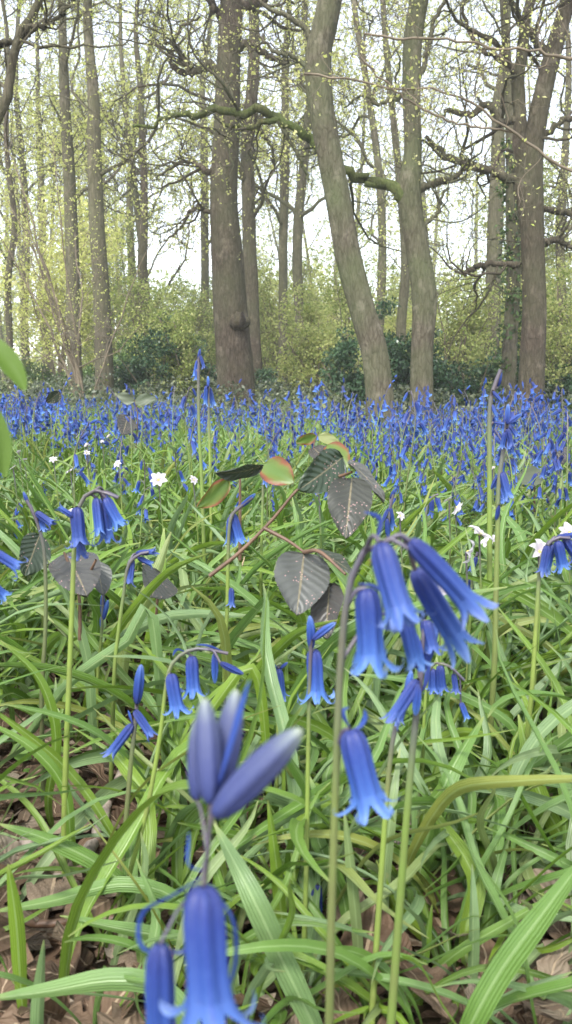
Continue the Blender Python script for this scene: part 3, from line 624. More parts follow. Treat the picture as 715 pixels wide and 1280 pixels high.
bo = tag(m.build('bluebell_drift', MBELL), 'dense far drift of blue bluebells stretching back to the tree trunks', 'flower drift', kind='stuff')
m = MB(); stp = np.array(stp); m.add(*tubes(stp, np.repeat(np.linspace(.002, .001, 6)[None], len(stp), 0), 4, rnd=rg.uniform(size=len(stp)))); so = m.build('stems', MST, bo); so['kind'] = 'stuff'
# ------------------------------------------------------------------ white anemones
def anemone(px, py, Y, size, up, label, group=None):
    p = at(px, py, Y); r = empty('wood_anemone', (p[0], p[1]+.01, float(gz(p[0], p[1])))); org = np.array(r.location)
    z = norm(np.array([up])); 
    k = 6+random.randrange(2)
    bv, bf, ba = broad(1, .62, 'ovate', 0, .22, random.uniform(.0, .75), 9, 5)
    ax = basis(-z, np.array([random.uniform(0, 6)]), np.array([1.]))[0]
    for q in range(k):
        a = q*2*PI/k+random.uniform(-.12, .12); c, s = math.cos(a), math.sin(a); Rm = np.array([[c, -s, 0], [s, c, 0], [0, 0, 1]]); L = size*random.uniform(.44, .54)
        W = (bv*L) @ (ax @ Rm).T; m = MB(); m.add(W+p-org, bf, ba); m.build('petal', MAN, r)
    cv, cf, ca = tubes(np.array([[0, 0, -.001], [0, 0, .0008], [0, 0, .0018], [0, 0, .002]])*(size/.03)@ax.T+p-org, np.array([.001, .0024, .0018, .0002])*(size/.03), 8); m = MB(); m.add(cv, cf, ca); m.build('stamens', MYEL, r)
    m = MB(); m.add(*tubes(spline([np.array([0, 0, 0.]), np.array([.004, -.005, (p[2]-org[2])*.6]), p-org-z[0]*.001], 10), np.full(10, .0008), 6)); m.build('stem', MST, r)
    tag(r, label, 'flower', group); return r
AN = [(600, 668, .72, .024, (.5, -.2, .8), 'white pinkish anemone facing up, the higher of two at right'), (584, 690, .68, .024, (.8, -.2, -.2), 'pale mauve striped anemone turned sideways at right'), (548, 742, .62, .02, (.1, -.8, .5), 'white anemone half hidden behind the big blue cluster'),
      (570, 634, 1.0, .02, (.7, .1, -.5), 'white drooping anemone above the mauve pair'), (612, 676, .8, .018, (-.4, -.4, .8), 'small white anemone right of the mauve pair'), (674, 690, .7, .02, (.2, -.7, .5), 'white flower half open by the right hand bells'), (712, 666, .8, .022, (0, -.7, .6), 'white anemone cut by the right edge'),
      (198, 600, 1.05, .022, (0, -.7, .5), 'round white flower among leaves at middle left')]
for a in AN: anemone(*a)
WP = [(15, 585), (30, 575), (68, 575), (78, 562), (110, 556), (120, 548), (128, 552), (136, 545), (85, 590), (12, 600), (108, 566), (190, 572), (145, 580), (82, 632), (88, 640), (76, 630), (240, 600), (205, 565), (455, 600), (520, 612), (560, 625), (600, 640), (500, 645), (640, 585), (395, 618), (662, 600), (25, 565), (55, 583), (98, 545), (150, 556), (420, 560), (545, 590), (615, 585), (690, 605)]
for k, (a, b_) in enumerate(WP[::2]+WP[1:12:3]):
    zone = 'left' if a < 250 else 'right'
    anemone(a+random.uniform(-3, 3), b_, max(.8, .28*F/(b_-455)*.5), .013*random.uniform(.7, 1.1), (random.uniform(-.8, .8), random.uniform(-.8, .3), .6), f'small white anemone among green leaves in the {zone} half', f'small white anemones in the {zone} half')
# ------------------------------------------------------------------ bramble
def leafpose(px, py, Y, tx, ty, tY, wpx, mat, parent, org, name='leaf', tilt=0., kind='ovate', cup=.12, curl=.1, rnd=0., C=9):
    a = at(px, py, Y); b_ = at(tx, ty, tY); d = b_-a; L = np.linalg.norm(d); d = d/L
    view = norm((a-np.array([0, 0, H]))[None])[0]; x = norm(np.cross(d, -view)[None])[0]; z = np.cross(x, d)
    c, s = math.cos(tilt), math.sin(tilt); x, z = x*c+z*s, z*c-x*s
    V, Fc, A = broad(L, 1.08*wpx*Y/F, kind, .035 if kind == 'ovate' else 0, cup, curl, 29, C); A[:, 2] = rnd
    V = V[:, :1]*x+V[:, 1:2]*d+V[:, 2:3]*z+a-org; m = MB(); m.add(V, Fc, A); return m.build(name, mat, parent)
def bramble(label, stems, leaves):
    p0 = stems[0][0]; g0 = at(*p0); org = np.array([g0[0], g0[1], float(gz(g0[0], g0[1]))]); r = empty('bramble', org)
    for s in stems:
        C = spline(np.array([at(*p) for p in s])-org, 20); m = MB(); m.add(*tubes(C, np.linspace(.0016, .0009, 20), 7)); m.build('stem', MBST, r)
    for l in leaves: leafpose(*l[:7], l[7], r, org, rnd=l[8], tilt=l[9] if len(l) > 9 else 0, curl=l[10] if len(l) > 10 else .1)
    tag(r, label, 'bramble'); return r
bramble('bramble spray of large dark purplish leaves with pink spots in the centre', [[(262, 720, .62), (300, 690, .62), (340, 650, .62), (372, 612, .62), (395, 600, .62)], [(330, 660, .62), (360, 676, .61), (380, 690, .60)], [(380, 690, .60), (400, 690, .58), (432, 718, .56)], [(395, 600, .62), (425, 595, .62), (440, 590, .61)]],
        [(428, 572, .63, 373, 612, .60, 44, MBR, .9, .25), (440, 598, .62, 432, 672, .58, 50, MBR, .5), (380, 692, .60, 370, 770, .56, 64, MBR, .1, .1), (398, 686, .60, 440, 722, .57, 20, MBR, .7, .8), (412, 730, .59, 410, 800, .56, 40, MBR, .3, -.4), (436, 576, .66, 480, 628, .62, 20, MBR, .85, .9), (410, 556, .70, 436, 586, .68, 26, MEDGE, .5, .3), (328, 583, .66, 270, 592, .63, 24, MBR, .95, .9)])
bramble('bramble shoot with one red edged leaf and one green leaf left of centre', [[(300, 700, .7), (300, 640, .7), (300, 590, .7)]], [(286, 602, .68, 246, 634, .66, 24, MEDGE, .2, .4), (330, 580, .72, 368, 606, .70, 34, MEDGE, .1, .2)])
bramble('dark spotted bramble leaves standing behind the arched bluebell at left', [[(100, 800, .66), (98, 740, .66), (80, 690, .66)], [(98, 740, .66), (110, 720, .65), (120, 700, .64)]], [(84, 692, .67, 110, 752, .62, 56, MBR, .5, .2), (50, 668, .68, 28, 720, .66, 40, MBR, .4, .4), (118, 700, .68, 128, 745, .66, 30, MBR, .8, .5)])
bramble('pair of dull grey bramble leaves low behind the nodding left bells', [[(195, 800, .75), (196, 760, .75), (200, 720, .75)]], [(200, 716, .76, 186, 750, .72, 50, MBR, .9, .3)])
bramble('small dark bramble leaves behind the bluebells at the right', [[(668, 640, 1.2), (668, 600, 1.2), (666, 580, 1.2)]], [(650, 592, 1.2, 680, 606, 1.15, 26, MUND, .6, .4), (690, 560, 1.3, 705, 580, 1.25, 24, MBR, .5, .4)])
bramble('green bramble leaves poking above the flower drift at left', [[(170, 560, 1.9), (172, 520, 1.9), (168, 500, 1.9)]], [(168, 502, 1.9, 146, 492, 1.9, 13, MUND, .95, .3), (168, 502, 1.9, 196, 498, 1.9, 14, MUND, .9, .3), (160, 520, 1.9, 152, 545, 1.85, 24, MBR, .9, .2), (75, 490, 1.9, 58, 503, 1.9, 14, MBR, .9, .3)])
bramble('pale trailing bramble leaves above the drift near the centre', [[(395, 600, 1.5), (392, 560, 1.5), (398, 540, 1.5)]], [(395, 545, 1.5, 370, 552, 1.5, 14, MEDGE, .4, .4), (398, 545, 1.5, 425, 556, 1.5, 14, MUND, .9, .4), (392, 560, 1.5, 410, 580, 1.45, 22, MBR, .9, .4)])
# ------------------------------------------------------------------ litter
rg = np.random.default_rng(33)
DL = [broad(1, rg.uniform(.5, .75), 'oak' if k % 2 else 'ovate', .03, rg.uniform(-.3, .3), rg.uniform(-.3, .35), 17, 7, rg) for k in range(8)]
DM = []
for k, (v, f, a) in enumerate(DL): m = MB(); a = a.copy(); m.add(v, f, a); DM.append(m.mesh('dead_leaf', MDEAD))
spots = [(100, 985, .085), (150, 1010, .075), (60, 1050, .05), (30, 1000, .05), (200, 1070, .06), (235, 1060, .05), (120, 1100, .05), (50, 1100, .055), (60, 1150, .06), (100, 1040, .05), (40, 920, .06), (20, 880, .05), (225, 1150, .05), (320, 880, .05), (560, 1200, .07), (500, 1240, .06), (530, 1110, .05), (680, 960, .06), (640, 930, .05), (695, 870, .05), (600, 1000, .04), (230, 1210, .05), (40, 1190, .06), (160, 960, .05), (640, 1240, .06), (200, 1020, .05), (10, 1060, .06), (90, 1130, .045), (440, 1270, .06), (330, 1140, .05)]
for k, (a, b_, s) in enumerate(spots):
    u_ = (640-b_)/F; y = H/math.tan(PITCH-math.atan(u_)); p = at(a, b_, y)
    o = bpy.data.objects.new('dead_leaf', DM[k % 8]); col.objects.link(o); o.location = (p[0], p[1], float(gz(p[0], p[1]))+.006+.004*(k % 4)); o.rotation_euler = (rg.normal(0, .25), rg.normal(0, .25), rg.uniform(0, 6.28)); s = s*.9; o.scale = (s, s, s)
    zone = ('left' if a < 300 else 'right')+' side'
    tag(o, f'curled brown dead leaf lying on the woodland floor, {zone}', 'dead leaf', f'fallen brown leaves, {zone}')
n = 14000; yy = .28+1.9*rg.uniform(size=n)**1.2; xx = rg.uniform(-1, 1, n)*half(yy)*1.25; m = MB()
for k in range(4):
    v, f, a = broad(1, .6, 'oak' if k % 2 else 'ovate', 0, rg.uniform(-.3, .3), rg.uniform(-.3, .3), 8, 4, rg); q = slice(k*3500, (k+1)*3500); c = 3500
    nd = rg.normal(size=(c, 3)); nd[:, 2] = np.abs(nd[:, 2])+1.6
    m.add(*place(v, f, a, basis(-norm(nd), rg.uniform(0, 6.28, c), rg.uniform(.12, 1, c)**2.2*.042+.004), np.stack([xx[q], yy[q], gz(xx[q], yy[q])+rg.uniform(0, .010, c)], -1), rg.uniform(size=c)))
tag(m.build('leaf_litter', MDEAD), 'crumbled brown leaf litter between the plants', 'leaf litter', kind='stuff')
def twig(label, pts, w, mat=MTW, lift=0.014, name='twig'):
    P = []
    for p in pts:
        y = H/math.tan(PITCH-math.atan((640-p[1])/F)); q = at(p[0], p[1], y); P.append([q[0], q[1], float(gz(q[0], q[1]))+lift+(p[2] if len(p) > 2 else 0)])
    P = np.array(P); C = spline(P, 26); C[1:-1] += R.normal(0, w*.25, (24, 3)); o = C[0].copy(); r = MB(); r.add(*tubes(C-o, w*np.linspace(1, .6, 26)*(1+.15*R.normal(size=26)), 9, rough=.06, rg=R)); ob = r.build(name, mat); ob.location = o
    tag(ob, label, 'twig'); return ob
twig('pale grey lichened stick lying across the litter at left', [(105, 1105), (135, 1030), (160, 965), (205, 890)], .0042)
twig('thin brown twig lying left of the blurred bottom flower', [(10, 1185), (80, 1180), (200, 1172)], .0025, MBST)
twig('brown twig pointing up right beside the yellow green stem', [(430, 1130), (480, 1100), (535, 1040, .02)], .003)
twig('short red brown twig behind the blurred bottom bell', [(290, 1170), (325, 1166), (380, 1160)], .0028, MBST)
twig('white chipped stick at the lower left', [(30, 1075), (50, 1100), (75, 1125)], .0035)
twig('dark twig on bare soil at the right', [(612, 915), (640, 955)], .0025, MBST)
twig('dry tan grass stalk rising between leaves left of centre', [(280, 850, .05), (300, 815, .08), (306, 800, .09)], .0012, MTW2, name='dry_stalk')
twig('dry curled tan stalk at centre left', [(305, 900, .0), (312, 880, .03), (330, 925, .01)], .0012, MTW2, name='dry_stalk')
# ------------------------------------------------------------------ trees
def kidsof(P, Rd, n, t0, t1, length, rg, a=.5, up=.15, sig=.22, K=8, rr=(.33, .55), rmin=.003, taper=.3, lfall=.5, pos=None):
    N_, K0, _ = P.shape; t = rg.uniform(t0, t1, (N_, n)); k = t*(K0-1); i = np.minimum(k.astype(int), K0-2); f = (k-i)[..., None]; ar = np.arange(N_)[:, None]
    p = P[ar, i]*(1-f)+P[ar, i+1]*f; T = norm(P[ar, i+1]-P[ar, i]); r = Rd[ar, i]
    pr = norm(np.cross(T, rg.normal(size=T.shape))); d = norm(T*a+pr+np.array([0, 0, up]))
    L = length*rg.uniform(.6, 1.3, (N_, n))*(1-lfall*t)
    p = p.reshape(-1, 3); d = d.reshape(-1, 3); L = L.reshape(-1); r0 = np.maximum(np.minimum((r*rg.uniform(*rr, r.shape)).reshape(-1), .028*L+.002), rmin)
    out = [p]; st = (L/(K-1))[:, None]
    for _ in range(K-1):
        d = norm(d+rg.normal(0, sig, d.shape)+np.array([0, 0, up*.25])); out.append(out[-1]+d*st)
    Pn = np.stack(out, 1); Rn = r0[:, None]*np.linspace(1, taper, K)[None]
    return Pn, Rn
def leaves(P, per, size, rg, jit=.014):
    N_, K, _ = P.shape; i = rg.integers(1, K, (N_, per)); p = P[np.arange(N_)[:, None], i].reshape(-1, 3)+rg.normal(0, jit, (N_*per, 3)); n = len(p)
    u = norm(rg.normal(size=(n, 3))); v = norm(np.cross(u, rg.normal(size=(n, 3)))); s = (size*rg.uniform(.5, 1.2, n))[:, None]
    V = np.stack([p-u*s*.6, p+v*s*.35+np.cross(u, v)*s*.1, p+u*s*.6, p-v*s*.35+np.cross(u, v)*s*.1], 1).reshape(-1, 3)
    Fc = np.arange(n*4).reshape(-1, 4); A = np.zeros((n*4, 3)); A[:, 2] = np.repeat(np.clip(rg.normal(.5, .25, n), 0, .99), 4)
    return V, Fc, A
def tree(name, label, trunkC, trunkR, limbs, n, rg, bark, lsize=.04, per=5, L=(2.6, 1.5, .7, .35), t0=.3, leafm=None, twig_r=.004, limbmat=None, extra_parts=None, sig=.3, cat='tree', group=None, sides=20, trunk_rough=.008, loc=None, up=.15):
    org = trunkC[0].copy() if loc is None else np.array(loc, float)
    root = empty(name, org)
    K = len(trunkC)
    rad = trunkR.copy()
    V, Fc, A = tubes((trunkC-org)[None], rad[None], sides)
    # fluting and bulges
    th = np.tile(np.arange(sides)*2*PI/sides, K); z = V[:, 2].copy(); c = np.repeat(trunkC-org, sides, 0); ph = rg.uniform(0, 6, 4)
    f = 1+.035*np.sin(3*th+ph[0]+z*.7)+.02*np.sin(5*th+ph[1]-z*1.3)+.03*np.sin(z*4+ph[2]+th)+trunk_rough*rg.normal(size=len(th)); f += .35*np.exp(-np.maximum(z, 0)/.16)*(1+.5*np.sin(5*th+ph[3]))*.6
    V = c+(V-c)*f[:, None]; m = MB(); m.add(V, Fc, A); m.build('trunk', bark, root)
    tp, tr = trunkC[None]-org, trunkR[None]
    groups = []
    for l in limbs:
        C = l[0]-org; groups.append((C, l[1]))
        mm = MB(); mm.add(*tubes(C[None], (l[1]*(1+.06*rg.normal(size=len(l[1]))))[None], 12, rough=.03, rg=rg)); mm.build('limb', l[2] if len(l) > 2 and l[2] else bark, root)
    l1p, l1r = kidsof(tp, tr, n[0], t0, .98, L[0], rg, a=.35, up=.2, sig=sig*.8, K=14, rr=(.25, .5))
    LP = l1p; LR = l1r
    if groups:
        gp = np.stack([spline(np.column_stack([g_[0], g_[1]]), 14) for g_ in groups]); LP = np.concatenate([l1p, gp[..., :3]]); LR = np.concatenate([l1r, gp[..., 3]])
    b = MB(); b.add(*tubes(l1p, l1r, 8))
    p2, r2 = kidsof(LP, LR, n[1], .15, 1, L[1], rg, up=up, sig=sig, K=10, rmin=twig_r*1.6); b.add(*tubes(p2, r2, 6))
    p3, r3 = kidsof(p2, r2, n[2], .1, 1, L[2], rg, up=up, sig=sig, K=7, rmin=twig_r); b.add(*tubes(p3, r3, 4))
    p4, r4 = kidsof(p3, r3, n[3], .1, 1, L[3], rg, up=up*.6, sig=sig, K=5, rmin=twig_r*.7); b.add(*tubes(p4, r4, 3))
    b.build('branches', bark if lsize < .2 else MTWIG, root)
    m = MB(); m.add(*leaves(p4, per, lsize, rg)); m.build('foliage', leafm or ML1, root)
    tag(root, label, cat, group); return root
def trunk_px(spec, Y, top=10.5, K=70, wob=.02, seed=0):
    P = [[*at(a, b_, Y+(d[0] if d else 0)), w*Y/F/2] for a, b_, w, *d in spec]; P = P[::-1] if P[0][2] > P[-1][2] else P
    x, y = P[0][0], P[0][1]; P[0][2] = float(gz(x, y))-.05
    e = P[-1]; d = np.array(P[-1][:3])-np.array(P[-2][:3]); d = d/np.linalg.norm(d); d[2] = abs(d[2])
    q = (top-e[2]); rr = np.random.default_rng(seed)
    for f in (.33, .66, 1.): P.append([e[0]+d[0]*q*f*.6+rr.normal(0, .15), e[1]+rr.normal(0, .2), e[2]+q*f, e[3]*(1-.75*f)])
    S = spline(np.array(P), K); return S[:, :3], np.maximum(S[:, 3], .015)
def limb_px(spec, Y, K=26, mat=None, wob=.012):
    P = [[*at(a, b_, Y+(d[0] if d else 0)), w*Y/F/2] for a, b_, w, *d in spec]; S = spline(np.array(P), K); C = S[:, :3]; C[1:-1] += R.normal(0, wob, (K-2, 3)); return C, np.maximum(S[:, 3], .006), mat
C, r_ = trunk_px([(298, 508, 48), (292, 430, 44), (284, 330, 39), (280, 250, 33), (283, 150, 31), (286, 80, 28), (289, 0, 27)], 12, seed=1)
t1 = tree('oak_tree', 'thick straight oak trunk left of centre with a knobbly burr low on its right side', C, r_, [
    limb_px([(276, 95, 12), (262, 80, 9), (240, 92, 8), (222, 60, 6), (206, 50, 4), (204, 20, 3)], 12), limb_px([(290, 66, 12), (310, 55, 9), (340, 72, 7), (360, 80, 5)], 12), limb_px([(274, 88, 10), (250, 84, 8), (232, 92, 8), (214, 78, 6), (224, 40, 4), (250, 20, 3)], 12.2),
    limb_px([(270, 212, 8), (256, 214, 8), (250, 206, 6), (225, 203, 4), (190, 226, 2)], 12), limb_px([(270, 272, 7), (255, 262, 6), (240, 262, 5), (222, 290, 3), (205, 300, 2)], 12), limb_px([(292, 8, 14), (320, 4, 10), (350, -20, 8)], 12), limb_px([(280, 30, 10), (262, 0, 8), (230, -30, 6)], 12)],
    (7, 5, 4, 4), np.random.default_rng(1), BK1, .03, 4, t0=.42)
rg = np.random.default_rng(5); org = np.array(t1.location); q = at(301, 404, 11.8); m = MB()
C = np.array([q+np.array([-.1, 0, .05]), q+np.array([-.04, -.03, .02]), q+np.array([.02, -.05, 0]), q+np.array([.07, -.06, .03]), q+np.array([.09, -.06, .07])])-org
m.add(*tubes(spline(C, 12), np.array([.08, .11, .12, .115, .11, .1, .095, .09, .08, .07, .055, .03]), 14, rough=.09, rg=rg)); m.build('burr', BK1, t1)
m = MB(); q2 = q-org; m.add(*tubes(np.array([q2+[.02, -.1, 0], q2+[.035, -.2, .04], q2+[.03, -.24, .12]]), np.array([.05, .04, .015]), 8, rough=.1, rg=rg)); m.build('broken_stub', MWOOD, t1)
C, r_ = trunk_px([(480, 518, 36), (470, 450, 33), (452, 385, 31), (436, 320, 31), (425, 260, 30), (410, 185, 30), (400, 120, 31), (399, 60, 31), (412, 0, 28)], 9.3, seed=2)
tree('oak_tree', 'leaning grey green trunk right of centre, tilting up to the left', C, r_, [limb_px([(398, 60, 10), (375, 30, 7), (340, 12, 5), (310, -10, 4)], 9.3), limb_px([(404, 20, 9), (440, -30, 7), (470, -50, 5)], 9.3), limb_px([(392, 100, 8), (370, 70, 5), (345, 66, 4), (320, 40, 2.5)], 9.3)], (5, 4, 5, 4), np.random.default_rng(2), BK2, .027, 4, t0=.5)
C, r_ = trunk_px([(528, 522, 32), (527, 440, 27), (530, 370, 30), (520, 300, 27), (511, 240, 28), (516, 185, 21), (515, 95, 22), (524, 0, 22)], 9.8, seed=3)
tree('oak_tree', 'mossy trunk with a long mossy limb reaching far to the left', C, r_, [
    limb_px([(508, 250, 20), (490, 233, 15), (466, 226, 13), (440, 218, 12), (408, 200, 11), (388, 172, 11), (352, 152, 10), (322, 135, 10), (300, 142, 10), (268, 137, 9), (240, 146, 8), (214, 146, 6), (190, 155, 5), (166, 158, 2.5)], 9.8, 44, BK4, .02),
    limb_px([(518, 238, 12), (540, 230, 9), (562, 224, 8), (582, 210, 5), (590, 190, 3)], 9.8, 26, BK1), limb_px([(520, 110, 8), (535, 60, 6), (545, 20, 5), (575, -30, 4)], 9.8), limb_px([(524, 130, 7), (500, 120, 6), (475, 130, 5), (450, 120, 3), (430, 135, 2)], 9.8),
    limb_px([(518, 290, 7), (540, 275, 5), (552, 248, 4), (560, 235, 2)], 9.8), limb_px([(352, 150, 8), (330, 152, 7), (310, 160, 6), (280, 156, 4)], 9.8, 20, BK4), limb_px([(345, 148, 5), (362, 175, 5), (378, 205, 4), (386, 225, 3)], 9.8)],
    (4, 4, 5, 4), np.random.default_rng(3), BK2, .027, 4, t0=.52)
C, r_ = trunk_px([(663, 528, 34), (665, 450, 31), (668, 380, 29), (665, 300, 28), (661, 235, 32), (668, 170, 24), (682, 100, 21), (698, 40, 19), (716, -30, 17)], 10.2, seed=4)
t4 = tree('oak_tree', 'dark forked oak at the right edge with many crooked limbs', C, r_, [
    limb_px([(656, 250, 24), (650, 180, 17), (648, 110, 15), (652, 50, 13), (664, -10, 11), (670, -120, 8)], 10.2), limb_px([(650, 226, 13), (625, 218, 11), (600, 208, 10), (570, 202, 9), (552, 190, 7), (532, 170, 4)], 10.2),
    limb_px([(650, 332, 8), (620, 330, 7), (592, 334, 7), (580, 345, 4)], 10.2), limb_px([(650, 150, 11), (625, 150, 9), (610, 130, 9), (590, 142, 7), (565, 138, 6), (550, 146, 3)], 10.2), limb_px([(650, 120, 9), (640, 85, 9), (622, 72, 7), (600, 60, 5), (580, 20, 4), (590, -20, 3)], 10.2),
    limb_px([(660, 190, 9), (685, 165, 8), (705, 150, 7), (740, 140, 6)], 10.2), limb_px([(675, 305, 8), (695, 300, 7), (720, 312, 5)], 10.2), limb_px([(690, 70, 11), (660, 40, 8), (640, 0, 7), (620, -30, 6)], 10.2), limb_px([(660, 262, 8), (690, 262, 7), (720, 268, 6)], 10.2)],
    (6, 5, 5, 4), np.random.default_rng(4), BK1, .028, 4, t0=.4)
C, r_ = trunk_px([(634, 505, 21), (638, 430, 18), (642, 340, 17), (640, 250, 15), (638, 150, 12), (632, 50, 10)], 12.5, seed=5)
tree('oak_tree', 'ivy covered trunk just behind the forked oak at right', C, r_, [], (6, 5, 5, 4), np.random.default_rng(6), BK3, .035, 2, t0=.45)
def leafcloud(centres, rad, per, size, rg, squash=.8):
    n = len(centres)*per; c = np.repeat(centres, per, 0); r = np.repeat(rad, per)[:, None]
    p = c+norm(rg.normal(size=(n, 3)))*r*rg.uniform(.2, 1, (n, 1))**.5*np.array([1, 1, squash])
    return leaves(p[:, None, :].repeat(2, 1), 1, size, rg, .0)
rg = np.random.default_rng(61); k = np.linspace(.03, .5, 60); S = C[(k*69).astype(int)]; cc = S[18:]*0+S[:42]+rg.normal(0, .1, (42, 3)); m = MB(); o = C[0].copy()
rr_ = r_[(k*69).astype(int)][:42]
cc = S[:42]+np.stack([np.cos(rg.uniform(0, 6, 42)), np.sin(rg.uniform(0, 6, 42)), np.zeros(42)], -1)*rr_[:, None]; m.add(*leafcloud(cc-o, np.full(42, .16), 60, .06, rg)); v = m.build('ivy', MIVY); v.location = o; tag(v, 'dark green ivy clinging to the trunk behind the forked oak', 'ivy')
mid = [
 ('brown trunk behind and right of the thick straight oak', [(320, 500, 20), (316, 400, 18), (312, 300, 17), (310, 180, 16), (318, 60, 13)], 17, BK1),
 ('slim grey trunk forking high between forked oak and mossy trunk', [(612, 495, 20), (616, 400, 18), (618, 300, 19), (622, 200, 17), (622, 130, 13), (630, 80, 10)], 16, BK3),
 ('left one of the close trunk pair at far left', [(95, 490, 18), (92, 400, 17), (90, 300, 16), (85, 200, 14), (80, 110, 12), (78, 20, 9)], 15, BK3),
 ('right thicker one of the close trunk pair at far left', [(130, 490, 24), (128, 400, 21), (122, 300, 19), (118, 200, 17), (117, 120, 14), (110, 30, 11)], 14.2, BK3),
 ('pale narrow trunk seen in the gap right of the straight oak', [(352, 490, 12), (354, 400, 11), (354, 300, 11), (357, 190, 10), (356, 80, 8)], 23, BK3),
 ('thin trunk leaning beside the pale narrow one', [(376, 490, 13), (374, 400, 12), (372, 300, 12), (380, 200, 11), (388, 100, 9)], 22, BK3),
 ('dark thin trunk among haze behind the dark holly, left', [(176, 480, 12), (178, 400, 11), (178, 320, 12), (180, 240, 9), (176, 120, 7)], 22, BK1),
 ('slim crooked dark trunk near the left edge', [(14, 490, 9), (12, 420, 8), (10, 350, 8), (18, 280, 7), (8, 180, 6)], 19, BK1),
 ('grey trunk second from the left edge', [(34, 490, 11), (30, 400, 10), (33, 320, 9), (30, 220, 8)], 24, BK3),
 ('faint trunk right of the left edge pair', [(58, 480, 10), (55, 400, 9), (53, 300, 9), (50, 200, 8)], 28, BK3),
 ('pale trunk directly left of the thick straight oak', [(258, 490, 11), (257, 400, 10), (256, 300, 10), (255, 180, 9)], 26, BK3),
 ('slim trunk right of the forked oak by the frame edge', [(706, 500, 12), (704, 400, 11), (700, 300, 11), (706, 200, 9)], 20, BK3),
 ('thin trunk behind the leaning trunk base', [(498, 500, 13), (502, 400, 12), (507, 330, 11), (500, 230, 9)], 17, BK3),
]
for k, (lb, sp, Y, bk) in enumerate(mid):
    C, r_ = trunk_px(sp, Y, top=12, K=50, seed=10+k); far = Y/12
    tree('oak_tree', lb, C, r_, [], (10, 5, 4, 4), np.random.default_rng(20+k), bk, .042*far**.5, 7, t0=.25, twig_r=.0045*far**.5, L=(3.2, 1.8, .9, .45), sides=14)
# off-frame trees whose branches reach in
C = spline(np.array([[-3.2, 6.2, -.05], [-3.1, 6.2, 2.5], [-3.3, 6.3, 5], [-3.0, 6.2, 9]]), 40)
tree('oak_tree', 'trunk left of the view whose bare pale limb hangs in at top left', C, np.linspace(.2, .06, 40), [limb_px([(-110, 330, 15, .1), (-40, 220, 13), (0, 130, 12), (10, 100, 11), (25, 48, 10), (40, 10, 9), (70, -30, 7)], 6), limb_px([(25, 48, 8), (45, 36, 7), (65, 30, 5), (85, 5, 4), (110, -20, 3)], 6), limb_px([(25, 50, 7), (5, 52, 6), (-20, 66, 5)], 6)], (5, 4, 5, 4), np.random.default_rng(41), BK3, .022, 2, t0=.6, L=(2.4, 1.2, .6, .3), twig_r=.003)
C = spline(np.array([[3.3, 5.6, -.05], [3.35, 5.6, 2.5], [3.2, 5.6, 5], [3.4, 5.7, 9]]), 40)
tree('hazel_tree', 'sapling right of the view with thin level leafy twigs crossing the top right', C, np.linspace(.14, .04, 40), [limb_px([(1000, 340, 9), (850, 270, 6), (715, 212, 4), (640, 165, 3.2), (575, 120, 2.6), (500, 110, 2.2), (430, 100, 1.8), (380, 92, 1.2)], 5.2, 40, MTWIG, .006), limb_px([(950, 120, 7), (820, 90, 5), (715, 72, 4), (650, 62, 3.2), (570, 52, 2.6), (500, 48, 2), (455, 42, 1.2)], 5.0, 40, MTWIG, .006), limb_px([(640, 165, 2.4), (560, 150, 2), (500, 118, 1.5), (450, 70, 1)], 5.2, 30, MTWIG, .006)], (3, 9, 5, 3), np.random.default_rng(42), MTWIG, .022, 2, t0=.6, L=(2., .55, .3, .15), twig_r=.0016, sides=10)
# far trees: five grown shapes, copied
FP = []
for k in range(5):
    rg = np.random.default_rng(70+k); hgt = rg.uniform(13, 17); s = np.linspace(0, 1, 30)
    C = np.stack([.9*np.sin(s*6+k)*s, .6*np.cos(s*5+k)*s, hgt*s-.1], -1); C[:, :2] -= C[0, :2]
    FP.append(tree('woodland_tree', '-', C, np.linspace(.12, .015, 30)*(.75+.12*k), [], (13, 6, 4, 4), rg, BK3, .07, 7, L=(4., 2.2, 1.2, .6), t0=.16, twig_r=.008, sides=10, loc=(0, 0, 0)))
rg = np.random.default_rng(80); spots = []
while len(spots) < 19:
    y = rg.uniform(19, 52); x = rg.uniform(-1, 1)*(y*.42+2)
    if min([9]+[math.hypot(x-a, y-b_) for a, b_ in spots]) < 1.7: continue
    spots.append((x, y))
for k, (x, y) in enumerate(spots):
    r0 = FP[k % 5]
    if k < 5: r = r0
    else:
        r = r0.copy(); col.objects.link(r)
        for q in [q for q in r0.children]: c = q.copy(); col.objects.link(c); c.parent = r
    s = rg.uniform(.8, 1.15); r.location = (x, y, float(gz(x, y))); r.rotation_euler = (rg.normal(0, .03), rg.normal(0, .03), rg.uniform(0, 6.28)); r.scale = (s, s, s)
    z = 'left' if x < -.1*y else ('right' if x > .1*y else 'middle'); w = 'nearer' if y < 32 else 'farther'
    tag(r, f'slender pale woodland tree in the hazy background, {z}, {w} rank', 'tree', f'background trees, {z}, {w} rank')
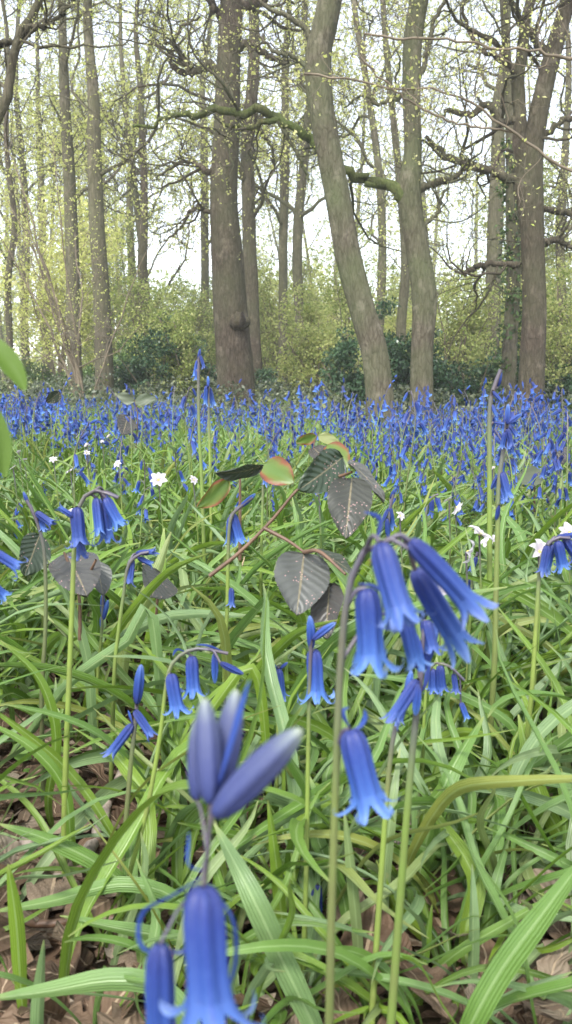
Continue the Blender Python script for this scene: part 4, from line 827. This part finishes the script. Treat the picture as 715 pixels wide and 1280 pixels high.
# understorey shrubs: three shapes
def shrub(name, label, h, w, rg, leafm, lsize, nst=9, n=(7, 6, 4), per=5, tw=.004, cat='shrub'):
    root = empty(name); a = rg.uniform(0, 6.28, nst); s = np.linspace(0, 1, 12); ll = rg.uniform(.6, 1, nst)*h; sp = rg.uniform(.1, .5, nst)*w
    P = np.stack([(np.cos(a)*sp)[:, None]*s[None]**1.3, (np.sin(a)*sp)[:, None]*s[None]**1.3, ll[:, None]*s[None]-.05], -1)+np.cumsum(rg.normal(0, .02, (nst, 12, 3)), 1); Rd = np.linspace(.02, .006, 12)[None]*rg.uniform(.6, 1.3, (nst, 1))
    m = MB(); m.add(*tubes(P, Rd, 6))
    p2, r2 = kidsof(P, Rd, n[0], .15, 1, h*.32, rg, K=8, rmin=tw*1.3); p3, r3 = kidsof(p2, r2, n[1], .1, 1, h*.16, rg, K=6, rmin=tw); p4, r4 = kidsof(p3, r3, n[2], .1, 1, h*.08, rg, K=4, rmin=tw*.8)
    m.add(*tubes(p2, r2, 4)); m.add(*tubes(p3, r3, 3)); m.build('stems', MTWIG, root)
    m = MB(); m.add(*leaves(p4, per, lsize, rg, lsize*.8)); m.build('foliage', leafm, root); tag(root, label, cat); return root
SP = [shrub('hazel_shrub', '-', 2.6+.6*k, 2.2+.3*k, np.random.default_rng(90+k), [ML2, ML2, ML1, ML2][k], .06, 12, (8, 6, 5), 4) for k in range(4)]
rg = np.random.default_rng(95); spots = []
while len(spots) < 42:
    y = rg.uniform(17, 46); x = rg.uniform(-1, 1)*(y*.42+1.5)
    if min([9]+[math.hypot(x-a, y-b_) for a, b_ in spots]) < 1.3: continue
    spots.append((x, y))
for k, (x, y) in enumerate(spots):
    r0 = SP[k % 4]
    if k < 4: r = r0
    else:
        r = r0.copy(); col.objects.link(r)
        for q in r0.children: c = q.copy(); col.objects.link(c); c.parent = r
    s = rg.uniform(.7, 1.3); r.location = (x, y, float(gz(x, y))); r.rotation_euler = (0, 0, rg.uniform(0, 6.28)); r.scale = (s, s, s*rg.uniform(.8, 1.2))
    z = 'left' if x < -.1*y else ('right' if x > .1*y else 'middle'); w = 'nearer' if y < 30 else 'farther'
    tag(r, f'fresh yellow green understorey shrub behind the trunks, {z}, {w} rank', 'shrub', f'understorey shrubs, {z}, {w} rank')
# one bare stemmed hazel in front of the left pair
r = shrub('hazel_shrub', 'many stemmed thin hazel with tiny leaves in front of the left trunk pair', 3.6, 2.6, np.random.default_rng(99), ML1, .03, 9, (5, 5, 4), 3, .003); p = at(104, 480, 12.5); r.location = (p[0], p[1], float(gz(p[0], p[1])))
for (px, Y, h, w, lb) in ((400, 14.5, 1.9, 1.8, 'light green leafy shrub left of the leaning trunk'), (562, 15, 2.4, 1.8, 'bright green shrub right of the mossy trunk'), (700, 13.5, 2.3, 1.6, 'yellow green shrub at the right edge behind the forked oak'), (232, 15, 1.6, 1.5, 'pale twiggy shrub over the dark holly at left'), (430, 18, 3., 2.2, 'tall light shrub behind the leaning trunk')):
    r = shrub('hazel_shrub', lb, h, w, np.random.default_rng(int(px)), ML2, .05, 9, (7, 6, 4), 5, .003); p = at(px, 480, Y); r.location = (p[0], p[1], float(gz(p[0], p[1])))
def holly(px, Y, w, h, lb, seed, mat=MHOL):
    rg = np.random.default_rng(seed); root = empty('holly_bush'); nn = 110
    d = norm(rg.normal(size=(nn, 3))); d[:, 2] = np.abs(d[:, 2]); c = d*rg.uniform(.3, 1, (nn, 1))**.5*np.array([w/2, w/2.4, h])*(.8+.3*np.sin(d[:, :1]*5+seed))
    m = MB(); m.add(*leafcloud(c, rg.uniform(.1, .22, nn), 75, .055, rg)); m.build('foliage', mat, root)
    a = rg.uniform(0, 6.28, 10); s = np.linspace(0, 1, 6); P = np.stack([(np.cos(a)*w*.35)[:, None]*s, (np.sin(a)*w*.3)[:, None]*s, h*.75*rg.uniform(.6, 1, (10, 1))*s-.02], -1); m = MB(); m.add(*tubes(P, np.linspace(.02, .006, 6)[None].repeat(10, 0), 5)); m.build('stems', MTWIG, root)
    p = at(px, 480, Y); root.location = (p[0], p[1], float(gz(p[0], p[1]))); tag(root, lb, 'bush')
holly(190, 15.0, 2.2, 1.35, 'low dark holly bush between the left trunk pair and the straight oak', 1); holly(245, 15.6, 1.8, 1.2, 'dark holly bush touching the left side of the straight oak', 2)
holly(440, 12.6, 1.2, 1.15, 'dark holly bush left of the leaning trunk base', 3); holly(500, 13, 1.2, 1.6, 'dark tall holly between the leaning and mossy trunks', 4)
holly(590, 13, 1.9, 1.1, 'wide dark holly bush between mossy trunk and forked oak', 5); holly(700, 13.5, 1.5, 1.1, 'dark holly bush at the right edge', 6); holly(160, 19, 2.2, 1.4, 'taller dull green bush behind the low holly at left', 7, MIVY); holly(330, 17, 1.6, .6, 'small dark bush right of the straight oak', 8); holly(560, 16, 1.6, 1.2, 'mid green bush behind the mossy trunk', 9, MIVY)
holly(60, 20, 2.5, .8, 'low dull bush at the far left', 10, MIVY)
# undergrowth between the drift and the trees
rg = np.random.default_rng(120); n = 560; y = rg.uniform(8.3, 17, n); x = rg.uniform(-1, 1, n)*(y*.36+.5); c = np.stack([x, y, gz(x, y)+rg.uniform(.05, .42, n)*np.clip((y-7)/5, .3, 1)], -1)
m = MB(); m.add(*leafcloud(c, rg.uniform(.1, .3, n), 55, .05, rg, .5)); tag(m.build('bramble_undergrowth', MUND), 'low tangle of dull bramble leaves between the bluebells and the trunks', 'undergrowth', kind='stuff')
# far wood
rg = np.random.default_rng(130); m = MB(); n = 700; y = rg.uniform(50, 74, n); x = rg.uniform(-1, 1, n)*(y*.5); z = gz(x, y)+rg.uniform(0, 1, n)**1.8*6; c = np.stack([x, y, z], -1)
m.add(*leafcloud(c, rg.uniform(.6, 1.6, n), 40, .3, rg)); fo = tag(m.build('far_wood', ML2), 'pale distant woodland closing the view behind all the trees', 'woodland', kind='stuff')
n = 36; y = rg.uniform(50, 74, n); x = rg.uniform(-1, 1, n)*(y*.5); s = np.linspace(0, 1, 6); P = np.stack([x[:, None]+rg.normal(0, .5, (n, 1))*s, y[:, None]+0*s, gz(x, y)[:, None]+14*s[None]], -1)
m = MB(); m.add(*tubes(P, np.linspace(.2, .08, 6)[None].repeat(n, 0), 6)); q = m.build('trunks', BK3, fo); q['kind'] = 'stuff'
# ------------------------------------------------------------------ haze
HAZE = .0025
if HAZE:
    bpy.ops.mesh.primitive_cube_add(size=1); hz = bpy.context.object; hz.name = 'haze'; hz.dimensions = (420, 420, 32); hz.location = (0, 35, 12.0); hz.dimensions = (140, 110, 28)
    m, nt = newmat('haze'); v = N(nt, 'ShaderNodeVolumePrincipled'); v.inputs['Density'].default_value = HAZE; v.inputs['Color'].default_value = (.95, .96, .97, 1); v.inputs['Anisotropy'].default_value = .2
    out = N(nt, 'ShaderNodeOutputMaterial'); nt.links.new(v.outputs[0], out.inputs['Volume']); hz.data.materials.append(m); tag(hz, 'thin pale spring haze among the trees', 'haze', kind='stuff')
# ------------------------------------------------------------------ light
SE, SR = math.radians(52), math.radians(200)
w = bpy.data.worlds.new('World'); sc.world = w; w.use_nodes = True; nt = w.node_tree; bg = nt.nodes['Background']
sk = nt.nodes.new('ShaderNodeTexSky'); sk.sky_type = 'NISHITA'; sk.sun_disc = False; sk.sun_elevation = SE; sk.sun_rotation = SR; sk.dust_density = 1.2; sk.air_density = 1
hs = nt.nodes.new('ShaderNodeHueSaturation'); hs.inputs['Saturation'].default_value = .42; nt.links.new(sk.outputs[0], hs.inputs['Color']); nt.links.new(hs.outputs[0], bg.inputs[0]); bg.inputs[1].default_value = .15
sd = bpy.data.lights.new('sun', 'SUN'); sd.energy = 1.5; sd.angle = math.radians(10); sd.color = (1, .97, .93); so = bpy.data.objects.new('sun', sd); col.objects.link(so)
# direction towards the sun: rotation measured from +Y towards +X
dv = Vector((math.sin(SR)*math.cos(SE), math.cos(SR)*math.cos(SE), math.sin(SE))); so.rotation_euler = dv.to_track_quat('Z', 'Y').to_euler(); so.location = (0, 0, 30)
sc.view_settings.view_transform = 'Standard'; sc.view_settings.look = 'None'; sc.view_settings.gamma = 1; sc.view_settings.exposure = 1.82
sc.render.engine = 'CYCLES'; sc.cycles.max_bounces = 5; sc.cycles.diffuse_bounces = 3; sc.cycles.transmission_bounces = 3; sc.cycles.transparent_max_bounces = 8; sc.cycles.volume_bounces = 1
print('objects', len(bpy.data.objects))
